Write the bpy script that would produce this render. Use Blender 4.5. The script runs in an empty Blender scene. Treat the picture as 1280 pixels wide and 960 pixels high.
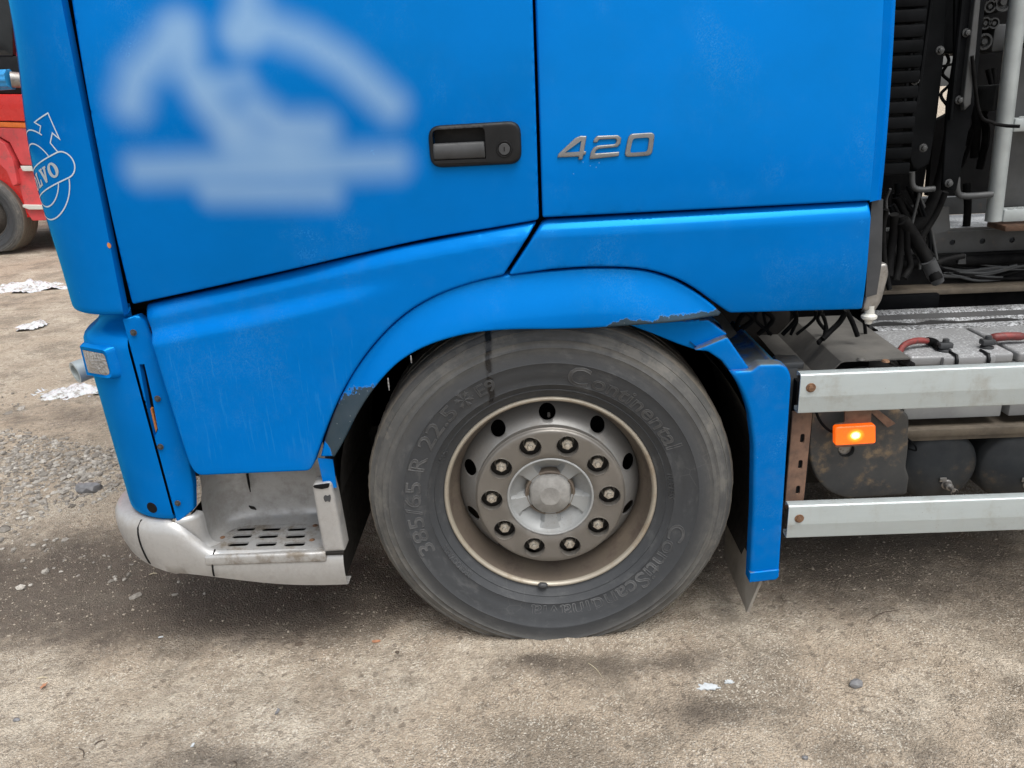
import bpy, bmesh, math, random
import numpy as np
from mathutils import Matrix, Vector, geometry
R = math.radians
random.seed(7); rng = np.random.default_rng(7)
scene = bpy.context.scene
COL = scene.collection

# ------------------------------------------------------------------ camera
CAM_H, CAM_D, FOC = 1.54, 1.90, 961.0           # metres, metres, focal length for a 1280 px wide frame
PITCH, ROLL, YAW = R(20.0), R(2.8), R(1.5)
_fw = Vector((-math.sin(YAW)*math.cos(PITCH), math.cos(YAW)*math.cos(PITCH), -math.sin(PITCH)))
_rt = Vector((math.cos(YAW), math.sin(YAW), 0)); _up = _rt.cross(_fw)
_r2 = math.cos(ROLL)*_rt - math.sin(ROLL)*_up; _u2 = math.sin(ROLL)*_rt + math.cos(ROLL)*_up
CAM = Vector((0, -CAM_D, CAM_H))
cd = bpy.data.cameras.new('camera'); cam = bpy.data.objects.new('camera', cd); COL.objects.link(cam)
cam.matrix_world = Matrix(((_r2.x, _u2.x, -_fw.x, CAM.x), (_r2.y, _u2.y, -_fw.y, CAM.y), (_r2.z, _u2.z, -_fw.z, CAM.z), (0, 0, 0, 1)))
cd.sensor_fit = 'HORIZONTAL'; cd.sensor_width = 36.0; cd.lens = 36.0*FOC/1280.0
cd.clip_start = 0.05; cd.clip_end = 2000
scene.camera = cam

# ------------------------------------------------------------------ sky and sun (overcast)
SUN_EL, SUN_AZ = R(66), R(150)                 # azimuth clockwise from +Y
w = bpy.data.worlds.new('World'); scene.world = w; w.use_nodes = True
nt = w.node_tree; nt.nodes.clear()
sky = nt.nodes.new('ShaderNodeTexSky'); sky.sky_type = 'NISHITA'; sky.sun_disc = False
sky.sun_elevation = SUN_EL; sky.sun_rotation = SUN_AZ; sky.air_density = 1.0; sky.dust_density = 4.0; sky.ozone_density = 1.0
hs = nt.nodes.new('ShaderNodeHueSaturation'); hs.inputs['Saturation'].default_value = 0.22
bg = nt.nodes.new('ShaderNodeBackground'); bg.inputs['Strength'].default_value = 0.15
wo = nt.nodes.new('ShaderNodeOutputWorld')
nt.links.new(sky.outputs[0], hs.inputs['Color']); nt.links.new(hs.outputs[0], bg.inputs['Color']); nt.links.new(bg.outputs[0], wo.inputs['Surface'])
sd = bpy.data.lights.new('sun', 'SUN'); sd.energy = 1.5; sd.angle = R(40); sd.color = (1.0, 0.97, 0.92)
sun = bpy.data.objects.new('sun', sd); COL.objects.link(sun)
_sd = Vector((math.sin(SUN_AZ)*math.cos(SUN_EL), math.cos(SUN_AZ)*math.cos(SUN_EL), math.sin(SUN_EL)))
sun.rotation_euler = _sd.to_track_quat('Z', 'Y').to_euler(); sun.location = (0, -6, 8)
vs = scene.view_settings
scene.display_settings.display_device = 'sRGB'
vs.view_transform = 'Standard'; vs.look = 'None'; vs.exposure = 0.58; vs.gamma = 1.0; vs.use_curve_mapping = False

# ------------------------------------------------------------------ measuring helpers (metric points on real planes)
def _ray(u, v): return _fw*FOC + _r2*(u-640) - _u2*(v-480)
def PY(u, v, y=0.0):
    d = _ray(u, v); t = (y-CAM.y)/d.y; p = CAM + d*t; return (p.x, y, p.z)
def PZ(u, v, z=0.0):
    d = _ray(u, v); t = (z-CAM.z)/d.z; p = CAM + d*t; return (p.x, p.y, z)
def XZ(pts, y=0.0): return [(PY(u, v, y)[0], PY(u, v, y)[2]) for u, v in pts]

# ------------------------------------------------------------------ materials
def sock(n, name):
    for s in n.inputs:
        if s.name == name: return s
    raise KeyError(name)
class NT:
    def __init__(s, name):
        s.m = bpy.data.materials.new(name); s.m.use_nodes = True; s.t = s.m.node_tree; s.t.nodes.clear()
        s.out = s.t.nodes.new('ShaderNodeOutputMaterial'); s.b = s.t.nodes.new('ShaderNodeBsdfPrincipled')
        s.t.links.new(s.b.outputs[0], s.out.inputs['Surface'])
        s.co = s.t.nodes.new('ShaderNodeTexCoord').outputs['Object']
    def put(s, socket, v):
        if isinstance(v, bpy.types.NodeSocket): s.t.links.new(v, socket)
        elif isinstance(v, (tuple, list)) and len(v) == 3 and socket.type == 'RGBA': socket.default_value = (*v, 1)
        else: socket.default_value = v
    def set(s, **k):
        for a, v in k.items(): s.put(sock(s.b, a.replace('_', ' ')), v)
    def map(s, scale=(1, 1, 1), loc=(0, 0, 0), rot=(0, 0, 0)):
        n = s.t.nodes.new('ShaderNodeMapping'); s.t.links.new(s.co, n.inputs['Vector'])
        n.inputs['Scale'].default_value = scale; n.inputs['Location'].default_value = loc; n.inputs['Rotation'].default_value = rot
        return n.outputs[0]
    def noise(s, scale=5, detail=4, rough=0.55, vec=None, dist=0.0):
        n = s.t.nodes.new('ShaderNodeTexNoise'); s.t.links.new(vec or s.co, n.inputs['Vector'])
        n.inputs['Scale'].default_value = scale; n.inputs['Detail'].default_value = detail; n.inputs['Roughness'].default_value = rough
        n.inputs['Distortion'].default_value = dist
        return n.outputs['Fac']
    def voro(s, scale, feature='F1', out='Distance', vec=None):
        n = s.t.nodes.new('ShaderNodeTexVoronoi'); n.feature = feature; s.t.links.new(vec or s.co, n.inputs['Vector'])
        n.inputs['Scale'].default_value = scale
        return n.outputs[out]
    def ramp(s, fac, a, b, lo=0.0, hi=1.0):      # smooth map of [a,b] to [lo,hi]
        n = s.t.nodes.new('ShaderNodeMapRange'); n.interpolation_type = 'SMOOTHSTEP' if a < b else 'LINEAR'
        s.put(n.inputs[0], fac)
        n.inputs[1].default_value, n.inputs[2].default_value, n.inputs[3].default_value, n.inputs[4].default_value = a, b, lo, hi
        return n.outputs[0]
    def math(s, op, a, b=0.0):
        n = s.t.nodes.new('ShaderNodeMath'); n.operation = op; s.put(n.inputs[0], a); s.put(n.inputs[1], b); return n.outputs[0]
    def mix(s, fac, a, b):
        n = s.t.nodes.new('ShaderNodeMix'); n.data_type = 'RGBA'
        s.put(n.inputs[0], fac); s.put(n.inputs[6], a); s.put(n.inputs[7], b); return n.outputs[2]
    def attr(s, name):
        n = s.t.nodes.new('ShaderNodeAttribute'); n.attribute_name = name; return n.outputs['Fac']
    def sep(s, axis):
        n = s.t.nodes.new('ShaderNodeSeparateXYZ'); s.t.links.new(s.co, n.inputs[0]); return n.outputs[axis]
    def geo_up(s):
        n = s.t.nodes.new('ShaderNodeNewGeometry'); q = s.t.nodes.new('ShaderNodeSeparateXYZ'); s.t.links.new(n.outputs['Normal'], q.inputs[0]); return q.outputs[2]
    def bump(s, h, strength=0.3, dist=0.01, normal=None):
        n = s.t.nodes.new('ShaderNodeBump'); n.inputs['Strength'].default_value = strength; n.inputs['Distance'].default_value = dist
        s.put(n.inputs['Height'], h)
        if normal is not None: s.t.links.new(normal, n.inputs['Normal'])
        s.t.links.new(n.outputs[0], s.b.inputs['Normal']); return n.outputs[0]

BLUE = (0.0, 0.130, 0.475)
def blue_paint(name, extra=None, dust=0.04, wet=0.0):
    n = NT(name)
    big = n.noise(1.7, 6, 0.62, n.map((1, 1, 1.3), (2.0, 5.0, 1.0))); fine = n.noise(60, 4)
    c = n.mix(n.ramp(big, 0.3, 0.7), BLUE, (0.0, 0.112, 0.400))
    # dried water runs and specks
    runs = n.noise(1.0, 3, 0.6, n.map((130, 130, 8.0)))
    zz = n.sep(2); band = n.math('MULTIPLY', n.ramp(zz, 0.62, 0.72), n.ramp(n.math('ADD', zz, n.math('MULTIPLY', n.noise(1.0, 2, 0.5, n.map((40, 40, 0.01))), -0.16)), 0.93, 0.91)) if wet else n.ramp(n.noise(3.1), 0.9, 0.95)
    rm = n.math('MULTIPLY', n.ramp(runs, 0.57, 0.66), band)
    c = n.mix(n.math('MULTIPLY', rm, 0.11*wet), c, (0.05, 0.28, 0.60))
    specks = n.ramp(n.voro(55), 0.10, 0.05)
    sp = n.math('MULTIPLY', specks, n.ramp(n.noise(9, 2), 0.64, 0.72))
    c = n.mix(n.math('MULTIPLY', sp, 0.35), c, (0.30, 0.42, 0.55))
    dirt = n.ramp(n.noise(7, 6, 0.65), 0.50, 0.80)
    c = n.mix(n.math('MULTIPLY', dirt, dust*0.6), c, (0.12, 0.18, 0.24))
    ro = n.ramp(n.noise(3, 4, 0.6), 0.3, 0.7, 0.13, 0.24)
    ro = n.math('ADD', ro, n.math('MULTIPLY', dirt, 0.15))
    film = n.math('MULTIPLY', n.ramp(n.noise(4.4, 8, 0.72, n.map((1, 1, 0.8), (8, 1, 3))), 0.50, 0.72), n.ramp(n.noise(230, 3, 0.7), 0.40, 0.62))
    c = n.mix(n.math('MULTIPLY', film, 0.16), c, (0.10, 0.27, 0.48))
    ro = n.math('ADD', ro, n.math('MULTIPLY', film, 0.2))
    if extra: c, ro = extra(n, c, ro)
    n.set(Base_Color=c, Roughness=ro, Specular_IOR_Level=0.0)
    h = n.math('ADD', n.math('MULTIPLY', n.noise(120, 3), 0.12), n.math('MULTIPLY', n.math('MAXIMUM', rm, sp), 0.9 if wet else 0.2))
    nb = n.bump(h, 0.08, 0.0010)
    # pigmented clear coat: the gloss layer itself is tinted by the paint
    gl = n.t.nodes.new('ShaderNodeBsdfGlossy'); gl.inputs['Color'].default_value = (0.05, 0.55, 0.95, 1); n.put(gl.inputs['Roughness'], n.math('MULTIPLY', ro, 0.8)); n.t.links.new(nb, gl.inputs['Normal'])
    fr = n.t.nodes.new('ShaderNodeLayerWeight'); fr.inputs['Blend'].default_value = 0.5; n.t.links.new(nb, fr.inputs['Normal'])
    fac = n.math('ADD', 0.07, n.math('MULTIPLY', n.math('POWER', fr.outputs['Facing'], 4.5), 0.80))
    mx = n.t.nodes.new('ShaderNodeMixShader'); n.put(mx.inputs[0], fac); n.t.links.new(n.b.outputs[0], mx.inputs[1]); n.t.links.new(gl.outputs[0], mx.inputs[2]); n.t.links.new(mx.outputs[0], n.out.inputs['Surface'])
    return n.m
def _peel(n, c, ro):
    a = n.math('ADD', n.attr('peel'), n.math('MULTIPLY', n.math('SUBTRACT', n.noise(26, 8, 0.74), 0.5), 1.25))
    k = n.ramp(a, 0.50, 0.515)
    edge = n.math('MULTIPLY', n.ramp(a, 0.44, 0.50), n.math('SUBTRACT', 1.0, k))
    g = n.mix(n.noise(25, 5), (0.022, 0.023, 0.026), (0.055, 0.055, 0.057))
    sp = n.ramp(n.voro(60), 0.13, 0.08)
    g = n.mix(n.math('MULTIPLY', sp, 0.35), g, (0.3, 0.32, 0.33))
    c = n.mix(n.math('MULTIPLY', edge, 0.2), c, (0.25, 0.38, 0.48))
    return n.mix(k, c, g), n.math('ADD', n.math('MULTIPLY', k, 0.3), ro)
def _decal(n, c, ro):
    return n.mix(n.attr('decal'), c, (0.24, 0.37, 0.55)), ro
def _dusttop(n, c, ro):
    up = n.ramp(n.geo_up(), 0.35, 0.85)
    k = n.math('MULTIPLY', up, n.ramp(n.noise(14, 6, 0.7), 0.32, 0.55))
    g = n.mix(n.noise(40, 4), (0.045, 0.043, 0.040), (0.13, 0.125, 0.115))
    return n.mix(k, c, g), n.math('ADD', n.math('MULTIPLY', k, 0.35), ro)
def simple(name, c1, c2=None, rough=0.5, metal=0.0, scale=8, bump=0.0, bscale=60, bdist=0.002, coat=0.0, rust=None, rust_amt=(0.55, 0.7), spec=None):
    n = NT(name)
    c = n.mix(n.ramp(n.noise(scale, 5, 0.6), 0.3, 0.72), c1, c2 or tuple(x*0.7 for x in c1))
    if rust:
        k = n.ramp(n.noise(scale*1.7, 7, 0.68, n.map((1, 1, 1), (5.2, 1.3, 7.7))), *rust_amt)
        c = n.mix(k, c, n.mix(n.noise(scale*6, 5), rust, tuple(x*0.45 for x in rust)))
    n.set(Base_Color=c, Roughness=n.ramp(n.noise(scale*3, 4), 0.25, 0.8, max(rough-0.1, 0.03), min(rough+0.12, 1)), Metallic=metal, Coat_Weight=coat)
    if spec is not None: n.set(Specular_IOR_Level=spec)
    if bump: n.bump(n.noise(bscale, 5, 0.65), bump, bdist)
    return n.m

M = {}
M['blue'] = blue_paint('blue_paint')
M['blue_wet'] = blue_paint('blue_paint_with_water_runs', None, 0.10, 1.0)
M['blue_peel'] = blue_paint('blue_paint_peeling', _peel)
M['blue_decal'] = blue_paint('blue_paint_door', _decal)
M['blue_dust'] = blue_paint('blue_paint_dusty', _dusttop, 0.30)
M['black'] = simple('black_plastic', (0.006, 0.0065, 0.0075), (0.011, 0.0115, 0.0125), 0.45, scale=20, bump=0.15, bscale=350, bdist=0.0006, spec=0.25)
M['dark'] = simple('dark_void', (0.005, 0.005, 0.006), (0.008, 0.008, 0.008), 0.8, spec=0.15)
M['under'] = simple('underbody', (0.011, 0.010, 0.009), (0.018, 0.016, 0.014), 0.8, scale=12, bump=0.4, bscale=40, spec=0.25)
M['blackmetal'] = simple('black_metal', (0.0035, 0.004, 0.0045), (0.007, 0.0075, 0.0085), 0.6, scale=10, bump=0.1, bscale=90, spec=0.04)
M['hose'] = simple('hose_rubber', (0.005, 0.005, 0.0055), (0.011, 0.011, 0.011), 0.65, scale=25, spec=0.06)
M['greyplastic'] = simple('grey_plastic', (0.055, 0.057, 0.06), (0.038, 0.040, 0.042), 0.5, scale=14, spec=0.3)
M['chrome'] = simple('chrome_badge', (0.22, 0.22, 0.22), (0.17, 0.17, 0.17), 0.36, 0.7, scale=12)
M['steel'] = simple('dull_steel', (0.34, 0.33, 0.31), (0.22, 0.21, 0.2), 0.42, 0.7, scale=30, rust=(0.16, 0.08, 0.04), rust_amt=(0.6, 0.75))
M['rustbolt'] = simple('rusty_bolt', (0.22, 0.12, 0.065), (0.12, 0.065, 0.04), 0.75, 0.2, scale=80, bump=0.4, bscale=200)
M['rust'] = simple('rusty_bracket', (0.20, 0.115, 0.075), (0.11, 0.068, 0.048), 0.8, scale=30, bump=0.4, bscale=260, bdist=0.001)
M['rustblack'] = simple('black_paint_with_rust', (0.032, 0.034, 0.036), (0.055, 0.055, 0.053), 0.5, scale=9, bump=0.25, bscale=80, rust=(0.25, 0.18, 0.11), rust_amt=(0.51, 0.72))
M['frame'] = simple('chassis_paint', (0.055, 0.058, 0.060), (0.035, 0.036, 0.036), 0.55, scale=10, rust=(0.16, 0.11, 0.075), rust_amt=(0.6, 0.78), bump=0.2)
M['dusty'] = simple('dusty_sheet', (0.075, 0.073, 0.068), (0.12, 0.115, 0.105), 0.65, scale=8, bump=0.2, bscale=90, rust=(0.20, 0.185, 0.16), rust_amt=(0.55, 0.8))
M['tank'] = simple('air_tank_paint', (0.022, 0.026, 0.030), (0.042, 0.045, 0.047), 0.5, scale=9, bump=0.2, bscale=60, rust=(0.13, 0.10, 0.07), rust_amt=(0.56, 0.78), spec=0.3)
M['battery'] = simple('battery_plastic', (0.30, 0.31, 0.31), (0.23, 0.235, 0.24), 0.5, scale=9, rust=(0.16, 0.14, 0.115), rust_amt=(0.62, 0.8))
M['red_cable'] = simple('red_cable', (0.22, 0.035, 0.032), (0.12, 0.022, 0.02), 0.55, scale=30, rust=(0.07, 0.045, 0.04), rust_amt=(0.48, 0.66))
M['white_decal'] = simple('pale_decal', (0.50, 0.58, 0.64), (0.44, 0.53, 0.60), 0.4)
M['silver_letter'] = simple('silver_decal', (0.42, 0.47, 0.50), (0.36, 0.42, 0.46), 0.35, 0.2)
M['ladder'] = simple('ladder_aluminium', (0.36, 0.39, 0.39), (0.29, 0.315, 0.315), 0.45, 0.25, scale=12, bump=0.1, bscale=120)
M['flap'] = simple('mud_flap_rubber', (0.34, 0.32, 0.285), (0.22, 0.205, 0.18), 0.8, scale=9, bump=0.3)
M['glass'] = simple('dark_window_glass', (0.012, 0.014, 0.016), None, 0.06)
M['plank'] = simple('dirty_timber_rail', (0.14, 0.115, 0.085), (0.08, 0.066, 0.05), 0.8, scale=14, bump=0.4, bscale=60)

def wet_frost(name, base, base2, cov=(0.42, 0.6)):
    n = NT(name)
    c = n.mix(n.noise(9, 4), base, base2)
    up = n.ramp(n.geo_up(), 0.25, 0.8)
    k = n.math('MULTIPLY', up, n.ramp(n.noise(160, 4, 0.7), *cov))
    k = n.math('MULTIPLY', k, n.ramp(n.noise(5, 3), 0.28, 0.5))
    c = n.mix(k, c, (0.52, 0.54, 0.56))
    n.set(Base_Color=c, Roughness=n.math('SUBTRACT', 0.5, n.math('MULTIPLY', k, 0.25)))
    n.bump(n.noise(170, 3), 0.3, 0.002)
    return n.m
M['frost_dark'] = wet_frost('frosted_dark_steel', (0.035, 0.036, 0.038), (0.07, 0.068, 0.065))
M['frost_batt'] = wet_frost('frosted_battery_lid', (0.26, 0.265, 0.27), (0.19, 0.193, 0.197), (0.50, 0.66))
M['frost_frame'] = wet_frost('frosted_chassis', (0.10, 0.105, 0.108), (0.07, 0.07, 0.07), (0.36, 0.55))

def mk_silver(name, dirt_amt=0.5):
    n = NT(name)
    c = n.mix(n.noise(5, 4), (0.45, 0.45, 0.445), (0.37, 0.37, 0.365))
    d = n.ramp(n.noise(11, 8, 0.74), 0.42, 0.66)
    c = n.mix(n.math('MULTIPLY', d, dirt_amt), c, (0.17, 0.145, 0.115))
    b = n.ramp(n.noise(22, 6, 0.7, n.map((1, 1, 1), (2.2, 8.1, 4.4))), 0.72, 0.76)
    c = n.mix(n.math('MULTIPLY', b, 0.6), c, (0.06, 0.06, 0.065))
    st = n.ramp(n.noise(1, 3, 0.6, n.map((60, 60, 4))), 0.62, 0.76)
    c = n.mix(n.math('MULTIPLY', st, 0.22), c, (0.20, 0.18, 0.155))
    n.set(Base_Color=c, Metallic=n.math('SUBTRACT', 0.42, n.math('MULTIPLY', d, 0.3)), Roughness=n.math('ADD', 0.36, n.math('MULTIPLY', d, 0.3)))
    n.bump(n.noise(70, 5), 0.12, 0.002)
    return n.m
M['silver'] = mk_silver('silver_bumper_paint', 0.45)
M['silver_dirty'] = mk_silver('silver_step_paint', 1.0)

def mk_alu():
    n = NT('weathered_aluminium')
    c = n.mix(n.noise(1, 4, 0.6, n.map((6, 60, 60))), (0.45, 0.50, 0.505), (0.385, 0.43, 0.435))
    st = n.ramp(n.noise(1, 4, 0.65, n.map((35, 35, 6))), 0.5, 0.75)
    c = n.mix(n.math('MULTIPLY', st, 0.18), c, (0.34, 0.33, 0.29))
    p = n.ramp(n.noise(7, 8, 0.74), 0.52, 0.70)
    c = n.mix(n.math('MULTIPLY', p, 0.5), c, (0.27, 0.25, 0.21))
    sp = n.math('MULTIPLY', n.ramp(n.voro(90), 0.12, 0.06), n.ramp(n.noise(16, 2), 0.55, 0.62))
    c = n.mix(n.math('MULTIPLY', sp, 0.7), c, (0.12, 0.10, 0.08))
    n.set(Base_Color=c, Metallic=0.35, Roughness=n.ramp(n.noise(40, 4), 0.3, 0.7, 0.36, 0.55))
    n.bump(n.noise(1, 4, 0.6, n.map((8, 90, 90))), 0.1, 0.002)
    return n.m
M['alu'] = mk_alu()

def mk_rubber():                                   # mesh local axes: wheel centre at the origin, axle along Y
    n = NT('tyre_rubber')
    r = n.math('SQRT', n.math('ADD', n.math('POWER', n.sep(0), 2.0), n.math('POWER', n.sep(2), 2.0)))
    c = n.mix(n.noise(6, 5), (0.030, 0.033, 0.037), (0.044, 0.047, 0.051))
    ang = n.math('ARCTAN2', n.sep(2), n.sep(0))
    def polar(kr, ka):
        cb = n.t.nodes.new('ShaderNodeCombineXYZ'); n.put(cb.inputs[0], n.math('MULTIPLY', r, kr)); n.put(cb.inputs[1], n.math('MULTIPLY', ang, ka)); return cb.outputs[0]
    st = n.noise(1.0, 6, 0.7, polar(95, 3.2)); st2 = n.noise(1.0, 5, 0.7, polar(34, 5.0)); spat = n.noise(2.6, 3, 0.5)
    # dust wiped round the flank, heavier towards the tread
    du = n.math('MULTIPLY', n.math('MULTIPLY', n.ramp(n.math('ADD', n.math('MULTIPLY', st, 0.5), n.math('MULTIPLY', n.noise(19, 7, 0.72), 0.5)), 0.42, 0.60), n.ramp(r, 0.415, 0.495)), n.ramp(spat, 0.34, 0.58, 0.25, 1.0))
    c = n.mix(n.math('MULTIPLY', du, 0.8), c, n.mix(n.noise(40, 5), (0.185, 0.18, 0.165), (0.11, 0.108, 0.10)))
    du1 = n.math('MULTIPLY', n.ramp(st2, 0.50, 0.66), n.ramp(n.noise(7, 6, 0.7), 0.42, 0.6, 0.0, 0.28))
    c = n.mix(du1, c, (0.13, 0.133, 0.132))
    c = n.mix(n.math('MULTIPLY', n.ramp(r, 0.40, 0.50), 0.34), c, (0.150, 0.143, 0.128))
    clay = n.math('MULTIPLY', n.ramp(n.noise(8.5, 8, 0.72, n.map((1, 1, 1), (2, 9, 5))), 0.53, 0.60), n.ramp(r, 0.44, 0.49))
    c = n.mix(n.math('MULTIPLY', clay, 0.32), c, (0.19, 0.175, 0.15))
    # scratches
    sc = n.ramp(n.voro(16, 'DISTANCE_TO_EDGE', 'Distance', n.map((1, 1, 1), (3, 3, 3))), 0.018, 0.006)
    sc = n.math('MULTIPLY', sc, n.ramp(n.noise(4, 3), 0.60, 0.68))
    c = n.mix(n.math('MULTIPLY', sc, 0.12), c, (0.2, 0.2, 0.19))
    # mud on the tread
    mud = n.math('MULTIPLY', n.ramp(r, 0.5105, 0.514), n.ramp(n.noise(16, 6, 0.7), 0.22, 0.38))
    c = n.mix(n.math('MULTIPLY', mud, 0.88), c, n.mix(n.noise(50, 6, 0.7), (0.235, 0.205, 0.165), (0.11, 0.097, 0.08)))
    # wet run from the arch
    x = n.sep(0)
    wv = n.math('ADD', x, n.math('MULTIPLY', n.math('SUBTRACT', n.noise(30, 3), 0.5), 0.02))
    wet = n.math('MULTIPLY', n.ramp(n.math('ABSOLUTE', n.math('ADD', wv, n.math('MULTIPLY', n.math('SUBTRACT', n.sep(2), 0.30), -0.13) if False else 0.150)), 0.011, 0.005), n.ramp(n.sep(2), 0.28, 0.31))
    wet = n.math('MULTIPLY', wet, n.ramp(n.noise(24, 4), 0.36, 0.45))
    c = n.mix(n.math('MULTIPLY', wet, 0.9), c, (0.006, 0.006, 0.007))
    n.set(Base_Color=c, Roughness=n.math('SUBTRACT', n.ramp(n.noise(20, 4), 0.3, 0.7, 0.55, 0.72), n.math('MULTIPLY', wet, 0.4)), Specular_IOR_Level=0.4)
    h = n.math('ADD', n.math('MULTIPLY', n.noise(90, 5, 0.7), n.math('ADD', 0.15, mud)), n.math('MULTIPLY', n.noise(20, 4), 0.1))
    n.bump(h, 0.55, 0.006)
    return n.m
M['rubber'] = mk_rubber()
M['rubber_letter'] = simple('tyre_lettering_rubber', (0.042, 0.044, 0.047), (0.100, 0.102, 0.104), 0.6, scale=14)

def mk_rim(name, c1, c2, metal=0.6, rough=0.42, dirt=(0.14, 0.095, 0.06), amt=0.6):
    n = NT(name)
    c = n.mix(n.noise(9, 5), c1, c2)
    d = n.ramp(n.noise(12, 7, 0.7), 0.46, 0.72)
    c = n.mix(n.math('MULTIPLY', d, amt), c, dirt)
    s = n.math('MULTIPLY', n.ramp(n.voro(120), 0.16, 0.08), n.ramp(n.noise(14, 2), 0.5, 0.6))
    c = n.mix(n.math('MULTIPLY', s, 0.6), c, (0.09, 0.055, 0.035))
    n.set(Base_Color=c, Metallic=n.math('SUBTRACT', metal, n.math('MULTIPLY', d, metal*0.7)), Roughness=n.math('ADD', rough, n.math('MULTIPLY', d, 0.2)))
    n.bump(n.noise(60, 5), 0.15, 0.002)
    return n.m
M['rim_lip'] = mk_rim('rim_lip_paint', (0.42, 0.39, 0.33), (0.31, 0.275, 0.215), 0.35, 0.42, (0.17, 0.11, 0.06), 0.6)
M['rim_barrel'] = mk_rim('rim_barrel_grime', (0.20, 0.165, 0.125), (0.13, 0.108, 0.092), 0.3, 0.42, (0.075, 0.055, 0.046), 0.8)
M['disc'] = mk_rim('wheel_disc_paint', (0.24, 0.24, 0.235), (0.18, 0.177, 0.17), 0.4, 0.42, (0.14, 0.12, 0.10), 0.55)
M['nut_ring'] = mk_rim('wheel_trim_ring_paint', (0.205, 0.193, 0.175), (0.155, 0.147, 0.135), 0.55, 0.36, (0.13, 0.11, 0.09), 0.5)
M['hub'] = mk_rim('hub_paint', (0.33, 0.34, 0.34), (0.26, 0.27, 0.27), 0.2, 0.5, (0.17, 0.165, 0.155), 0.5)
M['seat_brown'] = simple('nut_seat_brown', (0.060, 0.052, 0.044), (0.035, 0.031, 0.027), 0.7, scale=40)  # dark brown, deeper in tone than the trim ring
M['nut'] = simple('wheel_nut_steel', (0.58, 0.55, 0.49), (0.40, 0.37, 0.32), 0.34, 0.7, scale=60)
M['hubcap_mud'] = simple('muddy_hub_cap', (0.27, 0.265, 0.25), (0.19, 0.185, 0.175), 0.8, scale=30, bump=0.5, bscale=70, bdist=0.004)

def mk_amber():
    n = NT('lit_amber_lens')
    n.set(Base_Color=(0.75, 0.13, 0.01), Roughness=0.22, Coat_Weight=0.5)
    x = n.sep(0); z = n.sep(2)
    d = n.math('SQRT', n.math('ADD', n.math('POWER', n.math('MULTIPLY', x, 0.85), 2.0), n.math('POWER', z, 2.0)))
    core = n.ramp(d, 0.022, 0.003); hot = n.ramp(d, 0.013, 0.002)
    cell = n.math('ADD', 0.75, n.math('MULTIPLY', n.voro(220), 0.5))
    n.set(Emission_Color=n.mix(hot, n.mix(core, (1.0, 0.13, 0.004), (1.0, 0.55, 0.02)), (1.0, 0.9, 0.55)),
          Emission_Strength=n.math('MULTIPLY', n.math('ADD', 0.50, n.math('ADD', n.math('MULTIPLY', core, 1.0), n.math('MULTIPLY', hot, 2.5))), cell))
    return n.m
M['amber'] = mk_amber()
def mk_lens():
    n = NT('clear_lamp_lens')
    n.set(Base_Color=n.mix(n.noise(90, 3), (0.13, 0.13, 0.13), (0.42, 0.42, 0.42)), Metallic=0.35, Roughness=0.2, Coat_Weight=1.0, Coat_Roughness=0.04)
    n.bump(n.voro(130), 0.8, 0.004)
    return n.m
M['lens'] = mk_lens()
M['orange'] = simple('orange_reflector', (0.62, 0.22, 0.05), None, 0.4)

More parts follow.
